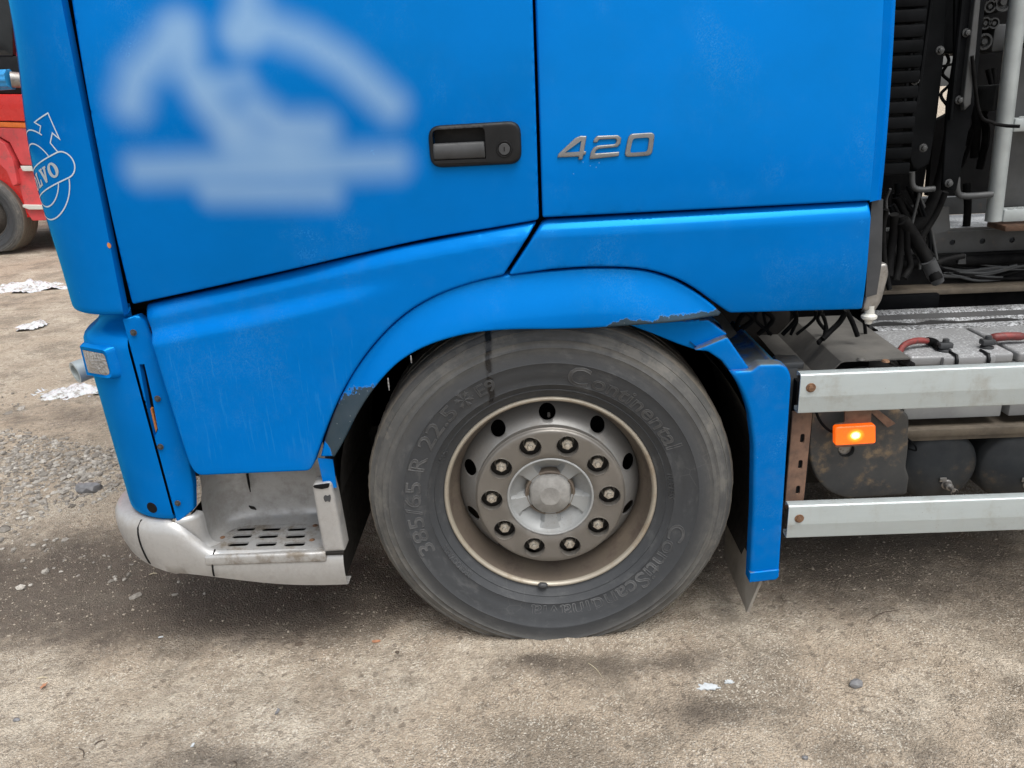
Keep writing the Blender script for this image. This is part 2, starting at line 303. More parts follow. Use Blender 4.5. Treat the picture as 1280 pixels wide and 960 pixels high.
def mk_ground():
    n = NT('packed_dirt')
    a = n.noise(0.9, 5, 0.6); b = n.noise(3.7, 6, 0.65); f = n.noise(46, 6, 0.72); g = n.noise(160, 4, 0.7)
    c = n.mix(n.ramp(b, 0.36, 0.62), (0.53, 0.462, 0.372), (0.36, 0.30, 0.232))
    c = n.mix(n.ramp(n.noise(9, 7, 0.72, n.map((1, 1.6, 1), (6, 3, 0))), 0.50, 0.66, 0.0, 0.55), c, (0.255, 0.212, 0.165))
    c = n.mix(n.ramp(n.noise(14, 7, 0.7, n.map((1, 1.5, 1), (1, 8, 0))), 0.54, 0.68, 0.0, 0.6), c, (0.62, 0.56, 0.47))
    c = n.mix(n.ramp(a, 0.42, 0.62), c, (0.430, 0.352, 0.268))
    c = n.mix(n.math('MULTIPLY', n.ramp(n.noise(2.1, 8, 0.72, n.map((1, 1, 1), (4, 2, 0))), 0.47, 0.62), 0.75), c, (0.20, 0.168, 0.130))
    # damp, oily, dark soil round the front of the parked lorry, plus painted shade beneath it
    damp_shade = n.attr('damp_shade')
    dm = n.ramp(n.math('ADD', damp_shade, n.math('MULTIPLY', n.math('SUBTRACT', n.noise(3.4, 8, 0.74), 0.5), 1.7)), 0.16, 0.85)
    
    c = n.mix(n.ramp(f, 0.30, 0.58, 0.55, 0.0), c, (0.17, 0.138, 0.105))
    gr = n.voro(235, out='Color'); gs = n.t.nodes.new('ShaderNodeSeparateColor'); n.t.links.new(gr, gs.inputs[0])
    gr2 = n.voro(75, out='Color', vec=n.map((1, 1, 1), (0.3, 0.9, 0))); gs2 = n.t.nodes.new('ShaderNodeSeparateColor'); n.t.links.new(gr2, gs2.inputs[0])
    coarse = n.ramp(n.noise(5.5, 5, 0.6, n.map((1, 1, 1), (7, 7, 0))), 0.38, 0.64, 0.35, 1.0)
    c = n.mix(n.math('MULTIPLY', coarse, n.ramp(gs.outputs[0], 0.0, 0.36, 0.55, 0.0)), c, (0.19, 0.158, 0.122))
    c = n.mix(n.math('MULTIPLY', coarse, n.ramp(gs.outputs[1], 0.72, 1.0, 0.0, 0.6)), c, (0.74, 0.69, 0.60))
    c = n.mix(n.ramp(gs2.outputs[0], 0.0, 0.09, 0.6, 0.0), c, (0.13, 0.105, 0.082))
    crk = n.math('MULTIPLY', n.ramp(n.voro(7, 'DISTANCE_TO_EDGE', 'Distance', n.map((1, 2.2, 1), (2, 2, 0))), 0.035, 0.008), n.ramp(n.noise(3.3, 4), 0.50, 0.60))
    crk = n.math('MULTIPLY', crk, n.ramp(n.noise(35, 5, 0.7), 0.42, 0.55))
    c = n.mix(n.math('MULTIPLY', crk, 0.6), c, (0.14, 0.112, 0.085))
    # grit: pale and dark grains
    pale = n.ramp(n.voro(150), 0.20, 0.10); k = n.math('MULTIPLY', pale, n.ramp(n.noise(70, 2), 0.52, 0.6))
    c = n.mix(n.math('MULTIPLY', k, 0.7), c, (0.70, 0.66, 0.58))
    dk = n.math('MULTIPLY', n.ramp(n.voro(110, vec=n.map((1, 1, 1), (1.7, 3.1, 0))), 0.22, 0.12), n.ramp(n.noise(50, 2), 0.56, 0.64))
    c = n.mix(n.math('MULTIPLY', dk, 0.7), c, (0.055, 0.045, 0.036))
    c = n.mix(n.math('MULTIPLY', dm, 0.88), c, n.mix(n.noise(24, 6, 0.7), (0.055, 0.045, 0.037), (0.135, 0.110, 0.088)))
    ru = n.ramp(n.noise(2.4, 5, 0.6, n.map((1, 1, 1), (9, 5, 0))), 0.62, 0.78)
    c = n.mix(n.math('MULTIPLY', ru, 0.35), c, (0.25, 0.15, 0.095))
    n.set(Base_Color=c, Roughness=n.math('SUBTRACT', 0.95, n.math('MULTIPLY', dm, 0.25)), Specular_IOR_Level=0.25)
    h = n.math('ADD', n.math('MULTIPLY', f, 0.7), n.math('ADD', n.math('MULTIPLY', g, 0.45), n.math('MULTIPLY', n.math('SUBTRACT', 1.0, n.voro(170)), 0.6)))
    n.bump(h, 0.9, 0.012)
    return n.m
M['ground'] = mk_ground()
def mk_stone(name, lo, hi):
    n = NT(name)
    oi = n.attr('tone')
    c = n.mix(oi, lo, hi)
    c = n.mix(n.ramp(n.noise(90, 4), 0.35, 0.7, 0.0, 0.5), c, (0.15, 0.13, 0.11))
    n.set(Base_Color=c, Roughness=0.85, Specular_IOR_Level=0.3); n.bump(n.noise(200, 4), 0.3, 0.002)
    return n.m
M['gravel'] = mk_stone('gravel_stone', (0.13, 0.115, 0.098), (0.52, 0.49, 0.44))
M['grit'] = mk_stone('soil_grit', (0.20, 0.165, 0.125), (0.50, 0.44, 0.36))
def mk_snow():
    n = NT('old_snow')
    n.set(Base_Color=n.mix(n.ramp(n.noise(22, 8, 0.76), 0.46, 0.62), (0.54, 0.55, 0.57), (0.24, 0.22, 0.195)), Roughness=0.6, Subsurface_Weight=0.15)
    n.bump(n.noise(60, 5), 0.5, 0.01)
    return n.m
M['snow'] = mk_snow()
M['red'] = simple('red_cab_paint', (0.80, 0.03, 0.025), (0.70, 0.028, 0.025), 0.3, scale=3, coat=0.4)
M['red_dull'] = simple('faded_red_plastic', (0.62, 0.07, 0.075), (0.50, 0.06, 0.065), 0.5, scale=5, rust=(0.28, 0.12, 0.11), rust_amt=(0.5, 0.8))
M['stripe'] = simple('orange_stripe', (0.85, 0.20, 0.03), None, 0.4)
M['trim'] = simple('pale_step_trim', (0.62, 0.62, 0.58), (0.5, 0.5, 0.46), 0.4, scale=6)
M['ribbed_blue'] = simple('ribbed_blue_plastic', (0.02, 0.25, 0.55), (0.02, 0.2, 0.45), 0.35)
M['leaf'] = simple('dry_leaf', (0.42, 0.20, 0.11), (0.30, 0.14, 0.08), 0.7, scale=60)
M['twig'] = simple('dead_twig', (0.10, 0.075, 0.055), (0.06, 0.045, 0.035), 0.85, scale=60)
M['straw'] = simple('pale_straw', (0.50, 0.44, 0.32), (0.40, 0.34, 0.24), 0.8, scale=60)
M['yellow'] = simple('yellow_plastic_scrap', (0.75, 0.42, 0.04), None, 0.5)
M['flake'] = simple('white_plaster_flake', (0.55, 0.58, 0.60), (0.42, 0.44, 0.45), 0.6, scale=60, bump=0.4, bscale=120)
M['stone'] = simple('grey_pebble', (0.20, 0.20, 0.205), (0.12, 0.12, 0.125), 0.6, scale=40, bump=0.3, bscale=120)

# ------------------------------------------------------------------ mesh helpers
def link(name, verts, faces, mat, parent=None, smooth=35, attrs=None, loc=None):
    me = bpy.data.meshes.new(name); me.from_pydata([tuple(map(float, v)) for v in verts], [], [tuple(int(i) for i in f) for f in faces])
    me.validate(); me.update()
    if mat: me.materials.append(M[mat] if isinstance(mat, str) else mat)
    if smooth:
        me.shade_smooth()
        if smooth < 180: me.set_sharp_from_angle(angle=R(smooth))
    if attrs:
        for k, vals in attrs.items():
            a = me.attributes.new(k, 'FLOAT', 'POINT'); a.data.foreach_set('value', np.asarray(vals, dtype=np.float32))
    o = bpy.data.objects.new(name, me); COL.objects.link(o)
    if loc: o.location = loc
    if parent is not None: o.parent = parent
    return o
def empty(name, loc=(0, 0, 0), label=None, cat=None, group=None, rz=0):
    o = bpy.data.objects.new(name, None); COL.objects.link(o); o.location = loc; o.rotation_euler = (0, 0, rz); o.empty_display_size = 0.1
    if label: tag(o, label, cat, group)
    return o
def tag(o, label=None, cat=None, group=None, kind=None):
    if label: o['label'] = label
    if cat: o['category'] = cat
    if group: o['group'] = group
    if kind: o['kind'] = kind
    return o
class MB:
    def __init__(s): s.v = []; s.f = []
    def add(s, v, f):
        b = len(s.v); s.v += [tuple(p) for p in v]; s.f += [tuple(i+b for i in q) for q in f]; return s
    def box(s, lo, hi, bev=0.0, seg=2):
        bm = bmesh.new(); bmesh.ops.create_cube(bm, size=1.0)
        for v in bm.verts: v.co = Vector([lo[i]+(v.co[i]+0.5)*(hi[i]-lo[i]) for i in range(3)])
        if bev > 0: bmesh.ops.bevel(bm, geom=bm.edges[:], offset=bev, segments=seg, profile=0.5, affect='EDGES')
        bm.verts.index_update(); s.add([v.co[:] for v in bm.verts], [[v.index for v in f.verts] for f in bm.faces]); bm.free(); return s
    def tube(s, path, r, seg=10, cap=True):
        path = [Vector(p) for p in path]; n = len(path); V = []; F = []
        rr = r if isinstance(r, (list, tuple)) else [r]*n
        prev = None
        for i, p in enumerate(path):
            t = (path[min(i+1, n-1)]-path[max(i-1, 0)]).normalized()
            a = prev if prev is not None else (Vector((0, 0, 1)) if abs(t.z) < 0.9 else Vector((1, 0, 0)))
            a = (a - t*a.dot(t)).normalized(); prev = a; b = t.cross(a)
            V += [p+(a*math.cos(2*math.pi*k/seg)+b*math.sin(2*math.pi*k/seg))*rr[i] for k in range(seg)]
        for i in range(n-1):
            for k in range(seg): F.append((i*seg+k, i*seg+(k+1) % seg, (i+1)*seg+(k+1) % seg, (i+1)*seg+k))
        if cap: F.append(tuple(range(seg-1, -1, -1))); F.append(tuple((n-1)*seg+k for k in range(seg)))
        return s.add(V, F)
    def prism(s, poly, y0, y1, plane='xz'):
        n = len(poly)
        mk = {'xz': lambda a, b, d: (a, d, b), 'yz': lambda a, b, d: (d, a, b), 'xy': lambda a, b, d: (a, b, d)}[plane]
        V = [mk(a, b, y0) for a, b in poly]+[mk(a, b, y1) for a, b in poly]
        tri = geometry.tessellate_polygon([[Vector((a, b, 0)) for a, b in poly]])
        F = [tuple(t) for t in tri]+[tuple(i+n for i in reversed(t)) for t in tri]+[(i, (i+1) % n, (i+1) % n+n, i+n) for i in range(n)]
        s.add(V, F); return s
    def lathe(s, prof, seg=96, c=(0, 0, 0), a0=0.0, a1=2*math.pi):   # prof: (radius, y); axis along Y
        full = abs(a1-a0-2*math.pi) < 1e-6; na = seg if full else seg+1; V = []; F = []; m = len(prof)
        for k in range(na):
            a = a0+(a1-a0)*k/seg
            V += [(c[0]+r*math.cos(a), c[1]+y, c[2]+r*math.sin(a)) for r, y in prof]
        for k in range(seg):
            k2 = (k+1) % na
            for j in range(m-1): F.append((k*m+j, k2*m+j, k2*m+j+1, k*m+j+1))
        return s.add(V, F)
    def build(s, name, mat, parent=None, smooth=35, loc=None, fix=True):
        o = link(name, s.v, s.f, mat, parent, smooth, loc=loc)
        if fix:
            bm = bmesh.new(); bm.from_mesh(o.data); bmesh.ops.recalc_face_normals(bm, faces=bm.faces); bm.to_mesh(o.data); bm.free()
            if smooth and smooth < 180: o.data.set_sharp_from_angle(angle=R(smooth))
        return o
def spl(pts, n=8, closed=False):
    P = [np.array(p, float) for p in pts]; out = []; L = len(P)
    for i in range(L if closed else L-1):
        p1, p2 = P[i], P[(i+1) % L]
        p0 = P[i-1] if (closed or i > 0) else 2*p1-p2
        p3 = P[(i+2) % L] if (closed or i < L-2) else 2*p2-p1
        for k in range(n):
            t = k/n; out.append(tuple(0.5*((2*p1)+(-p0+p2)*t+(2*p0-5*p1+4*p2-p3)*t*t+(-p0+3*p1-3*p2+p3)*t**3)))
    if not closed: out.append(tuple(P[-1]))
    return out
def fillet(pts, n=6):                          # pts: (a, b) or (a, b, radius)
    out = []; L = len(pts)
    for i, p in enumerate(pts):
        r = p[2] if len(p) > 2 else 0
        c = np.array(p[:2], float)
        if r <= 0: out.append(tuple(c)); continue
        a = np.array(pts[i-1][:2], float)-c; b = np.array(pts[(i+1) % L][:2], float)-c
        la, lb = np.linalg.norm(a), np.linalg.norm(b); a /= la; b /= lb
        d = min(r, la*0.48, lb*0.48); p0 = c+a*d; p1 = c+b*d
        for k in range(n+1):
            t = k/n; out.append(tuple((1-t)**2*p0+2*t*(1-t)*c+t*t*p1))
    return out
def densify(poly, step):
    out = []; L = len(poly)
    for i in range(L):
        a = np.array(poly[i], float); b = np.array(poly[(i+1) % L], float); k = max(1, int(math.ceil(np.linalg.norm(b-a)/step)))
        out += [tuple(a+(b-a)*j/k) for j in range(k)]
    return out
def inside(P, poly):
    x, y = P[:, 0], P[:, 1]; q = np.asarray(poly); c = np.zeros(len(P), bool); j = len(q)-1
    for i in range(len(q)):
        xi, yi = q[i]; xj, yj = q[j]
        if yi != yj:
            c ^= ((yi > y) != (yj > y)) & (x < (xj-xi)*(y-yi)/(yj-yi)+xi)
        j = i
    return c
def seg_dist(P, poly, closed=True):
    q = np.asarray(poly, float); A = q if closed else q[:-1]; B = np.roll(q, -1, 0) if closed else q[1:]
    D = np.full(len(P), 1e9)
    for a, b in zip(A, B):
        ab = b-a; L2 = max(ab@ab, 1e-12); t = np.clip(((P-a)@ab)/L2, 0, 1); d = np.hypot(*(P-(a+t[:, None]*ab)).T); D = np.minimum(D, d)
    return D
def sstep(x, a, b):
    t = np.clip((x-a)/(b-a), 0, 1); return t*t*(3-2*t)
def sheet(outer, holes=(), res=0.02, edge=0.0, bstep=None):
    """triangulated 2-D sheet: points, triangles, distance to outer edge, boundary loops"""
    bstep = bstep or res
    loops = [densify(outer, bstep)]+[densify(h, bstep*0.6) for h in holes]
    pts = []; edges = []; idx = []
    for lp in loops:
        b = len(pts); pts += lp; edges += [(b+i, b+(i+1) % len(lp)) for i in range(len(lp))]; idx.append(list(range(b, b+len(lp))))
    o = np.array(loops[0])
    if edge > 0:
        area = 0.5*np.sum(o[:, 0]*np.roll(o[:, 1], -1)-np.roll(o[:, 0], -1)*o[:, 1]); sg = 1 if area > 0 else -1
        t = np.roll(o, -1, 0)-np.roll(o, 1, 0); t /= np.maximum(np.linalg.norm(t, axis=1, keepdims=True), 1e-9); nrm = np.stack([-t[:, 1], t[:, 0]], 1)*sg
        for d in (0.12*edge, 0.35*edge, 0.7*edge, 1.05*edge):
            q = o+nrm*d; k = inside(q, loops[0]) & (seg_dist(q, loops[0]) > 0.85*d)
            for h in loops[1:]: k &= ~inside(q, h) & (seg_dist(q, h) > 0.2*edge)
            pts += [tuple(p) for p in q[k]]
    lo, hi = o.min(0), o.max(0); gy = np.arange(lo[1]+res*0.5, hi[1], res*0.866); G = []
    for i, yy in enumerate(gy):
        xs = np.arange(lo[0]+res*(0.25 if i % 2 else 0.75), hi[0], res); G.append(np.stack([xs, np.full(len(xs), yy)], 1))
    if G:
        G = np.concatenate(G); k = inside(G, loops[0]); G = G[k]; G = G[seg_dist(G, loops[0]) > max(1.3*edge, 0.45*res)]
        for h in loops[1:]:
            G = G[~inside(G, h)]; G = G[seg_dist(G, h) > 0.3*res]
        pts += [tuple(p) for p in G]
    V, _, F, orig, _, _ = geometry.delaunay_2d_cdt([Vector(p) for p in pts], edges, [], 0, 1e-7)
    V = np.array([v[:] for v in V]); F = np.array([f[:] for f in F if len(f) == 3])
    cen = V[F].mean(1); k = inside(cen, loops[0])
    for h in loops[1:]: k &= ~inside(cen, h)
    F = F[k]
    mapped = {}
    for i, og in enumerate(orig):
        for q in og: mapped[q] = i
    loops_i = [[mapped[i] for i in lp if i in mapped] for lp in idx]
    return V, F, seg_dist(V, loops[0]), loops_i
def panel(name, outer, mat, parent=None, y=0.0, res=0.025, edge=0.008, thick=0.015, holes=(), attr=None, smooth=40, mapf=None, round_amt=1.0):
    """bodywork panel: outline in (x, z), front face at depth y (number or function of arrays x, z), rolled edge, real thickness"""
    V, F, d, loops = sheet(outer, holes, res, edge, bstep=min(res, 0.02))
    yy = y(V[:, 0], V[:, 1]) if callable(y) else np.full(len(V), float(y))
    if edge > 0:
        t = np.clip(1-d/edge, 0, 1); yy = yy+round_amt*edge*(1-np.sqrt(np.maximum(0, 1-t*t)))
    P = np.stack([V[:, 0], yy, V[:, 1]], 1); Fs = [tuple(f) for f in F]
    n0 = len(P); B = []
    for lp in loops:
        b = n0+len(B); B += [(P[i][0], P[i][1]+thick, P[i][2]) for i in lp]; L = len(lp)
        Fs += [(lp[i], lp[(i+1) % L], b+(i+1) % L, b+i) for i in range(L)]
    Q = [tuple(p) for p in P]+B
    if mapf: Q = [mapf(*q) for q in Q]
    at = None
    if attr: at = {k: list(f(V[:, 0], V[:, 1]))+[0.0]*len(B) for k, f in attr.items()}
    o = link(name, Q, Fs, mat, parent, 0, at)
    bm = bmesh.new(); bm.from_mesh(o.data); bmesh.ops.recalc_face_normals(bm, faces=bm.faces)
    bm.to_mesh(o.data); bm.free()
    o.data.shade_smooth(); o.data.set_sharp_from_angle(angle=R(smooth))
    return o
def circ(cx, cy, r, n=20, a0=0.0): return [(cx+r*math.cos(a0+2*math.pi*k/n), cy+r*math.sin(a0+2*math.pi*k/n)) for k in range(n)]
def slot(cx, cy, hw, hh, n=5):                  # rounded slot, half width / half height
    r = min(hw, hh)
    return fillet([(cx-hw, cy-hh, r), (cx+hw, cy-hh, r), (cx+hw, cy+hh, r), (cx-hw, cy+hh, r)], n)
def hexbolt(name, c, r, mat, parent, h=None, washer=True):     # head faces -Y
    h = h or r*0.9; m = MB()
    if washer: m.lathe([(0, -h*0.15), (r*1.45, -h*0.15), (r*1.55, 0), (r*1.5, h*0.2)], 18, c)
    hx = circ(c[0], c[2], r, 6, 0.2); m.prism(hx, c[1]-h*0.15, c[1]-h)
    m.lathe([(0, -h*1.12), (r*0.55, -h*1.1), (r*0.72, -h)], 12, c)
    return m.build(name, mat, parent, 30)
def stroke2d(pts, wd, closed=False):
    """ribbon quads along a 2-D polyline with mitred joints -> verts, quads"""
    P = np.array(pts, float); n = len(P); L = []; Rr = []
    for i in range(n):
        a = P[i-1] if (closed or i > 0) else None; b = P[(i+1) % n] if (closed or i < n-1) else None
        d1 = (P[i]-a)/np.linalg.norm(P[i]-a) if a is not None else None; d2 = (b-P[i])/np.linalg.norm(b-P[i]) if b is not None else None
        if d1 is None: d1 = d2
        if d2 is None: d2 = d1
        n1 = np.array([-d1[1], d1[0]]); n2 = np.array([-d2[1], d2[0]]); m = n1+n2; m /= max(np.linalg.norm(m), 1e-6); k = 1/max(m@n1, 0.35)
        L.append(P[i]+m*k*wd/2); Rr.append(P[i]-m*k*wd/2)
    V = L+Rr; F = [(i, (i+1) % n, n+(i+1) % n, n+i) for i in range(n if closed else n-1)]
    return V, F

# ================================================================== GROUND
def vnoise(x, y, seed=0):
    xi, yi = np.floor(x).astype(np.int64), np.floor(y).astype(np.int64); fx, fy = x-xi, y-yi
    fx = fx*fx*(3-2*fx); fy = fy*fy*(3-2*fy)
    def h(a, b):
        n = (a*374761393+b*668265263+seed*982451653) & 0xffffffff; n = ((n ^ (n >> 13))*1274126177) & 0xffffffff
        return ((n ^ (n >> 16)) & 0xffff)/65535.0
    return (h(xi, yi)*(1-fx)+h(xi+1, yi)*fx)*(1-fy)+(h(xi, yi+1)*(1-fx)+h(xi+1, yi+1)*fx)*fy
def fbm(x, y, o=5, seed=0):
    s = 0; a = 1; t = 0
    for k in range(o): s = s+a*vnoise(x*2**k, y*2**k, seed+k); t += a; a *= 0.55
    return s/t
WHX, WHZ = PY(688, 621, 0.04)[0], PY(688, 621, 0.04)[2]
def gz(x, y):
    z = 0.05*(fbm(x*0.7+10, y*0.7, 3, 3)-0.5)+0.022*(fbm(x*4, y*4, 4, 9)-0.5)+0.013*(fbm(x*19, y*19, 3, 21)-0.5)
    f = np.exp(-(((x-WHX)/0.45)**2+((y-0.2)/0.35)**2)**2)          # flat, pressed bed under the tyre
    far = np.clip((np.hypot(x, y)-4)/30, 0, 1)
    rim = 0.016*np.exp(-((y-0.0)/0.035)**2)*np.exp(-((x-WHX)/0.16)**2)  # earth squeezed out in front of the tyre
    bed = 0.032*np.exp(-((x-WHX)/0.9)**2-((y-0.15)/0.6)**2)
    return bed+z*(1-f)*(1-0.6*far)+rim*(0.4+fbm(x*25, y*25, 2, 5)) - 0.002
def axis(a, b, st, far):
    c = list(np.arange(a, b+1e-6, st)); s = st; lo, hi = [], []
    p = a
    while p > -far: s = min(s*1.16, 40); p -= s; lo.append(p)
    s = st; p = b
    while p < far: s = min(s*1.16, 40); p += s; hi.append(p)
    return np.array(lo[::-1]+c+hi)
gx, gy = axis(-2.6, 1.7, 0.013, 400), axis(-0.75, 1.3, 0.013, 400)
GX, GY = np.meshgrid(gx, gy); GZ = gz(GX, GY)
nx, ny = len(gx), len(gy); ii = np.arange(nx*ny).reshape(ny, nx)
GF = np.stack([ii[:-1, :-1], ii[:-1, 1:], ii[1:, 1:], ii[1:, :-1]], -1).reshape(-1, 4)
def damp_shade_at(x, y):
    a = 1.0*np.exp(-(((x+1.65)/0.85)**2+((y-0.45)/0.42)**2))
    b = np.exp(-(((x+0.80)/0.55)**2+((y-0.28)/0.20)**2))  # front stain, stretched to paint the shade left of the tyre
    c = 1.0*np.exp(-(((x-1.15)/0.75)**2+((y-0.55)/0.46)**2))  # shade under the side rail painted into the wet soil
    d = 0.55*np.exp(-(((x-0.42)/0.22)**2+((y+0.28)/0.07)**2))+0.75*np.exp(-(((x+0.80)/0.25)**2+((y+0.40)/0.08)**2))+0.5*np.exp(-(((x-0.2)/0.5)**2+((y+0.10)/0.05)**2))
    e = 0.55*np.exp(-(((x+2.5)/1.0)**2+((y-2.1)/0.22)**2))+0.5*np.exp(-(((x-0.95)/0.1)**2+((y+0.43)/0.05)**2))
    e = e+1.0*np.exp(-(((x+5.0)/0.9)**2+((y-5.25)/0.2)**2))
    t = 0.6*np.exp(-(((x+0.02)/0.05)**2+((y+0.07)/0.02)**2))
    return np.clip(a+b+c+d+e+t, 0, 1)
ground = link('ground', np.stack([GX, GY, GZ], -1).reshape(-1, 3), GF, 'ground', None, 180, {'damp_shade': damp_shade_at(GX, GY).ravel()})
tag(ground, kind='structure')
def stones(name, xs, ys, sizes, mat, label, flat=0.6, sink=0.25):
    t = (1+5**0.5)/2
    ico = np.array([(-1, t, 0), (1, t, 0), (-1, -t, 0), (1, -t, 0), (0, -1, t), (0, 1, t), (0, -1, -t), (0, 1, -t), (t, 0, -1), (t, 0, 1), (-t, 0, -1), (-t, 0, 1)])/math.hypot(1, t)
    fi = np.array([(0, 11, 5), (0, 5, 1), (0, 1, 7), (0, 7, 10), (0, 10, 11), (1, 5, 9), (5, 11, 4), (11, 10, 2), (10, 7, 6), (7, 1, 8), (3, 9, 4), (3, 4, 2), (3, 2, 6), (3, 6, 8), (3, 8, 9), (4, 9, 5), (2, 4, 11), (6, 2, 10), (8, 6, 7), (9, 8, 1)])
    n = len(xs); V = np.repeat(ico[None], n, 0)*rng.uniform(0.7, 1.25, (n, 12, 1))
    sc = np.stack([rng.uniform(0.8, 1.5, n), rng.uniform(0.6, 1.0, n), rng.uniform(0.4, 0.8, n)*flat/0.6], 1)*sizes[:, None]
    V = V*sc[:, None]; a = rng.uniform(0, 6.28, n); ca, sa = np.cos(a)[:, None], np.sin(a)[:, None]
    X = V[..., 0]*ca-V[..., 1]*sa+xs[:, None]; Y = V[..., 0]*sa+V[..., 1]*ca+ys[:, None]; Z = V[..., 2]+(gz(xs, ys)+sc[:, 2]*(0.5-sink))[:, None]
    F = (fi[None]+(np.arange(n)*12)[:, None, None]).reshape(-1, 3)
    o = link(name, np.stack([X, Y, Z], -1).reshape(-1, 3), F, mat, None, 0, {'tone': np.repeat(np.clip(rng.beta(1.6, 2.2, n), 0, 1), 12)})
    tag(o, label, 'gravel', kind='stuff'); return o
# loose gravel bank left of the cab, and fine grit over the whole yard
gxs, gys = rng.uniform(-4.2, -1.15, 9000), rng.normal(1.45, 0.36, 9000)
k = (fbm(gxs*2, gys*2, 3, 40)+0.25*np.exp(-((gys-1.45)/0.25)**2)-0.08*np.maximum(0, gxs+1.6)) > 0.52
gxs, gys = gxs[k], gys[k]
stones('gravel', gxs, gys, np.clip(rng.lognormal(-4.75, 0.42, len(gxs)), 0.003, 0.026), 'gravel', 'loose grey gravel bank beside the cab corner')
fx, fy = rng.uniform(-2.3, 1.7, 26000), rng.uniform(-0.62, 1.2, 26000)
k = fbm(fx*3, fy*3, 4, 77) > 0.43; fx, fy = fx[k], fy[k]
stones('grit', fx, fy, np.clip(rng.lognormal(-6.35, 0.45, len(fx)), 0.0008, 0.0075), 'grit', 'fine grit and small stones strewn over packed dirt', 0.7, 0.35)

# ================================================================== BLUE LORRY
truck = empty('blue_truck', (0, 0, 0), 'blue tractor lorry with silver step, dirty front wheel and white side rails', 'truck')
T = truck
def lean(z): return -1.018-0.037*(1.8-z)

# ---- dark structure behind the bodywork
m = MB(); m.box((-1.10, 0.13, 1.06), (0.815, 2.42, 2.95)); m.build('cab_shell', 'dark', T, 0)
m = MB(); m.box((-1.05, 0.56, 0.42), (0.86, 1.9, 1.06)); m.build('engine_bay', 'under', T, 0)
m = MB(); m.box((-1.0, 0.05, 1.03), (-0.62, 0.6, 1.06)); m.box((-0.93, 0.23, 0.67), (-0.66, 0.56, 1.06)); m.build('step_box', 'under', T, 0)
m = MB(); m.box((0.02, 0.3, 0.40), (0.14, 2.2, 0.54), 0.03); m.build('front_axle', 'under', T, 30)
# arch liner
m = MB(); m.lathe([(0.60, 0.06), (0.60, 0.56), (0.30, 0.56)], 40, (WHX, 0, WHZ), R(-22), R(178)); m.build('wheel_arch_liner', 'under', T, 60)
m = MB(); m.box((-0.585, 0.05, 0.24), (-0.572, 0.60, 0.98)); m.build('splash_guard', 'under', T, 0)
m = MB(); m.box((-1.1, 0.25, 0.27), (-0.60, 2.2, 0.36)); m.box((-0.55, 0.72, 0.20), (0.75, 1.8, 0.42)); m.box((0.72, 0.42, 0.30), (2.9, 2.1, 0.40)); m.build('underbody_blocker', 'under', T, 0)  # low boxes added to keep light from the ground beneath
m = MB(); m.box((2.95, -0.02, 1.16), (6.2, 2.5, 3.3), 0.03); m.build('sky_block_body', 'greyplastic', T, 30)  # unseen body added to hold sky light off the chassis
m = MB(); m.box((0.95, 0.55, 2.05), (1.75, 1.95, 3.0), 0.05); m.build('sky_block_stack', 'blackmetal', T, 30)  # out-of-frame block added to shade the machinery behind the cab

# ---- cab roof and upper part (out of frame)
m = MB(); m.box((-1.02, 0.02, 2.96), (0.84, 2.44, 3.25), 0.06); m.build('cab_roof', 'blue', T, 35)

# ---- front corner panel with the emblem
CR = 0.2
def corner_pt(phi, z, off=0.0, tail=0.0):
    b = 0.040*math.exp(-((z-1.44)/0.26)**2); s = max(math.sin(phi), 0.0)
    r = CR+off
    if phi < -0.5: return (-0.996-0.0275*(2.16-z)/1.07-0.010, -off, z)
    return (lean(z)-r*math.sin(phi)-b*s*s, CR-r*math.cos(phi)+tail, z)
def corner_shell(name, zs, pt, mat, tails=(0.25, 0.6, 1.1, 1.6, 2.0), nphi=22, phi0=0.0, flat=False):
    cols = ([(-1.0, 0)] if flat else [])+[(phi0+(math.pi/2-phi0)*k/nphi, 0) for k in range(nphi+1)]+[(math.pi/2, t) for t in tails]
    V = [pt(ph, z, i, tl) for i, z in enumerate(zs) for ph, tl in cols]; n = len(cols)
    F = [(i*n+j, (i+1)*n+j, (i+1)*n+j+1, i*n+j+1) for i in range(len(zs)-1) for j in range(n-1)]
    return V, F
zb = 1.076
zs = [zb+0.012, zb+0.004, zb, zb+0.0015, zb+0.005, zb+0.012, zb+0.022]+list(np.linspace(zb+0.04, 2.9, 60)); offs = [-0.04, -0.03, -0.018, -0.008, -0.003, -0.0005, 0]+[0]*60
V, F = corner_shell('x', zs, lambda ph, z, i, tl: corner_pt(ph, z, offs[i], tl), 'blue', flat=True)
o = link('corner_panel', V, F, 'blue', T, 60)
corner = o
# return flange of that panel along the door gap
m = MB(); VV = []
for z in np.linspace(zb, 2.9, 40):
    q0 = corner_pt(-1.0, z); VV += [q0, (q0[0]-0.001, 0.03, z)]
m.add(VV, [(2*i, 2*i+2, 2*i+3, 2*i+1) for i in range(39)]); m.build('gap_flange', 'blue', corner, 0)

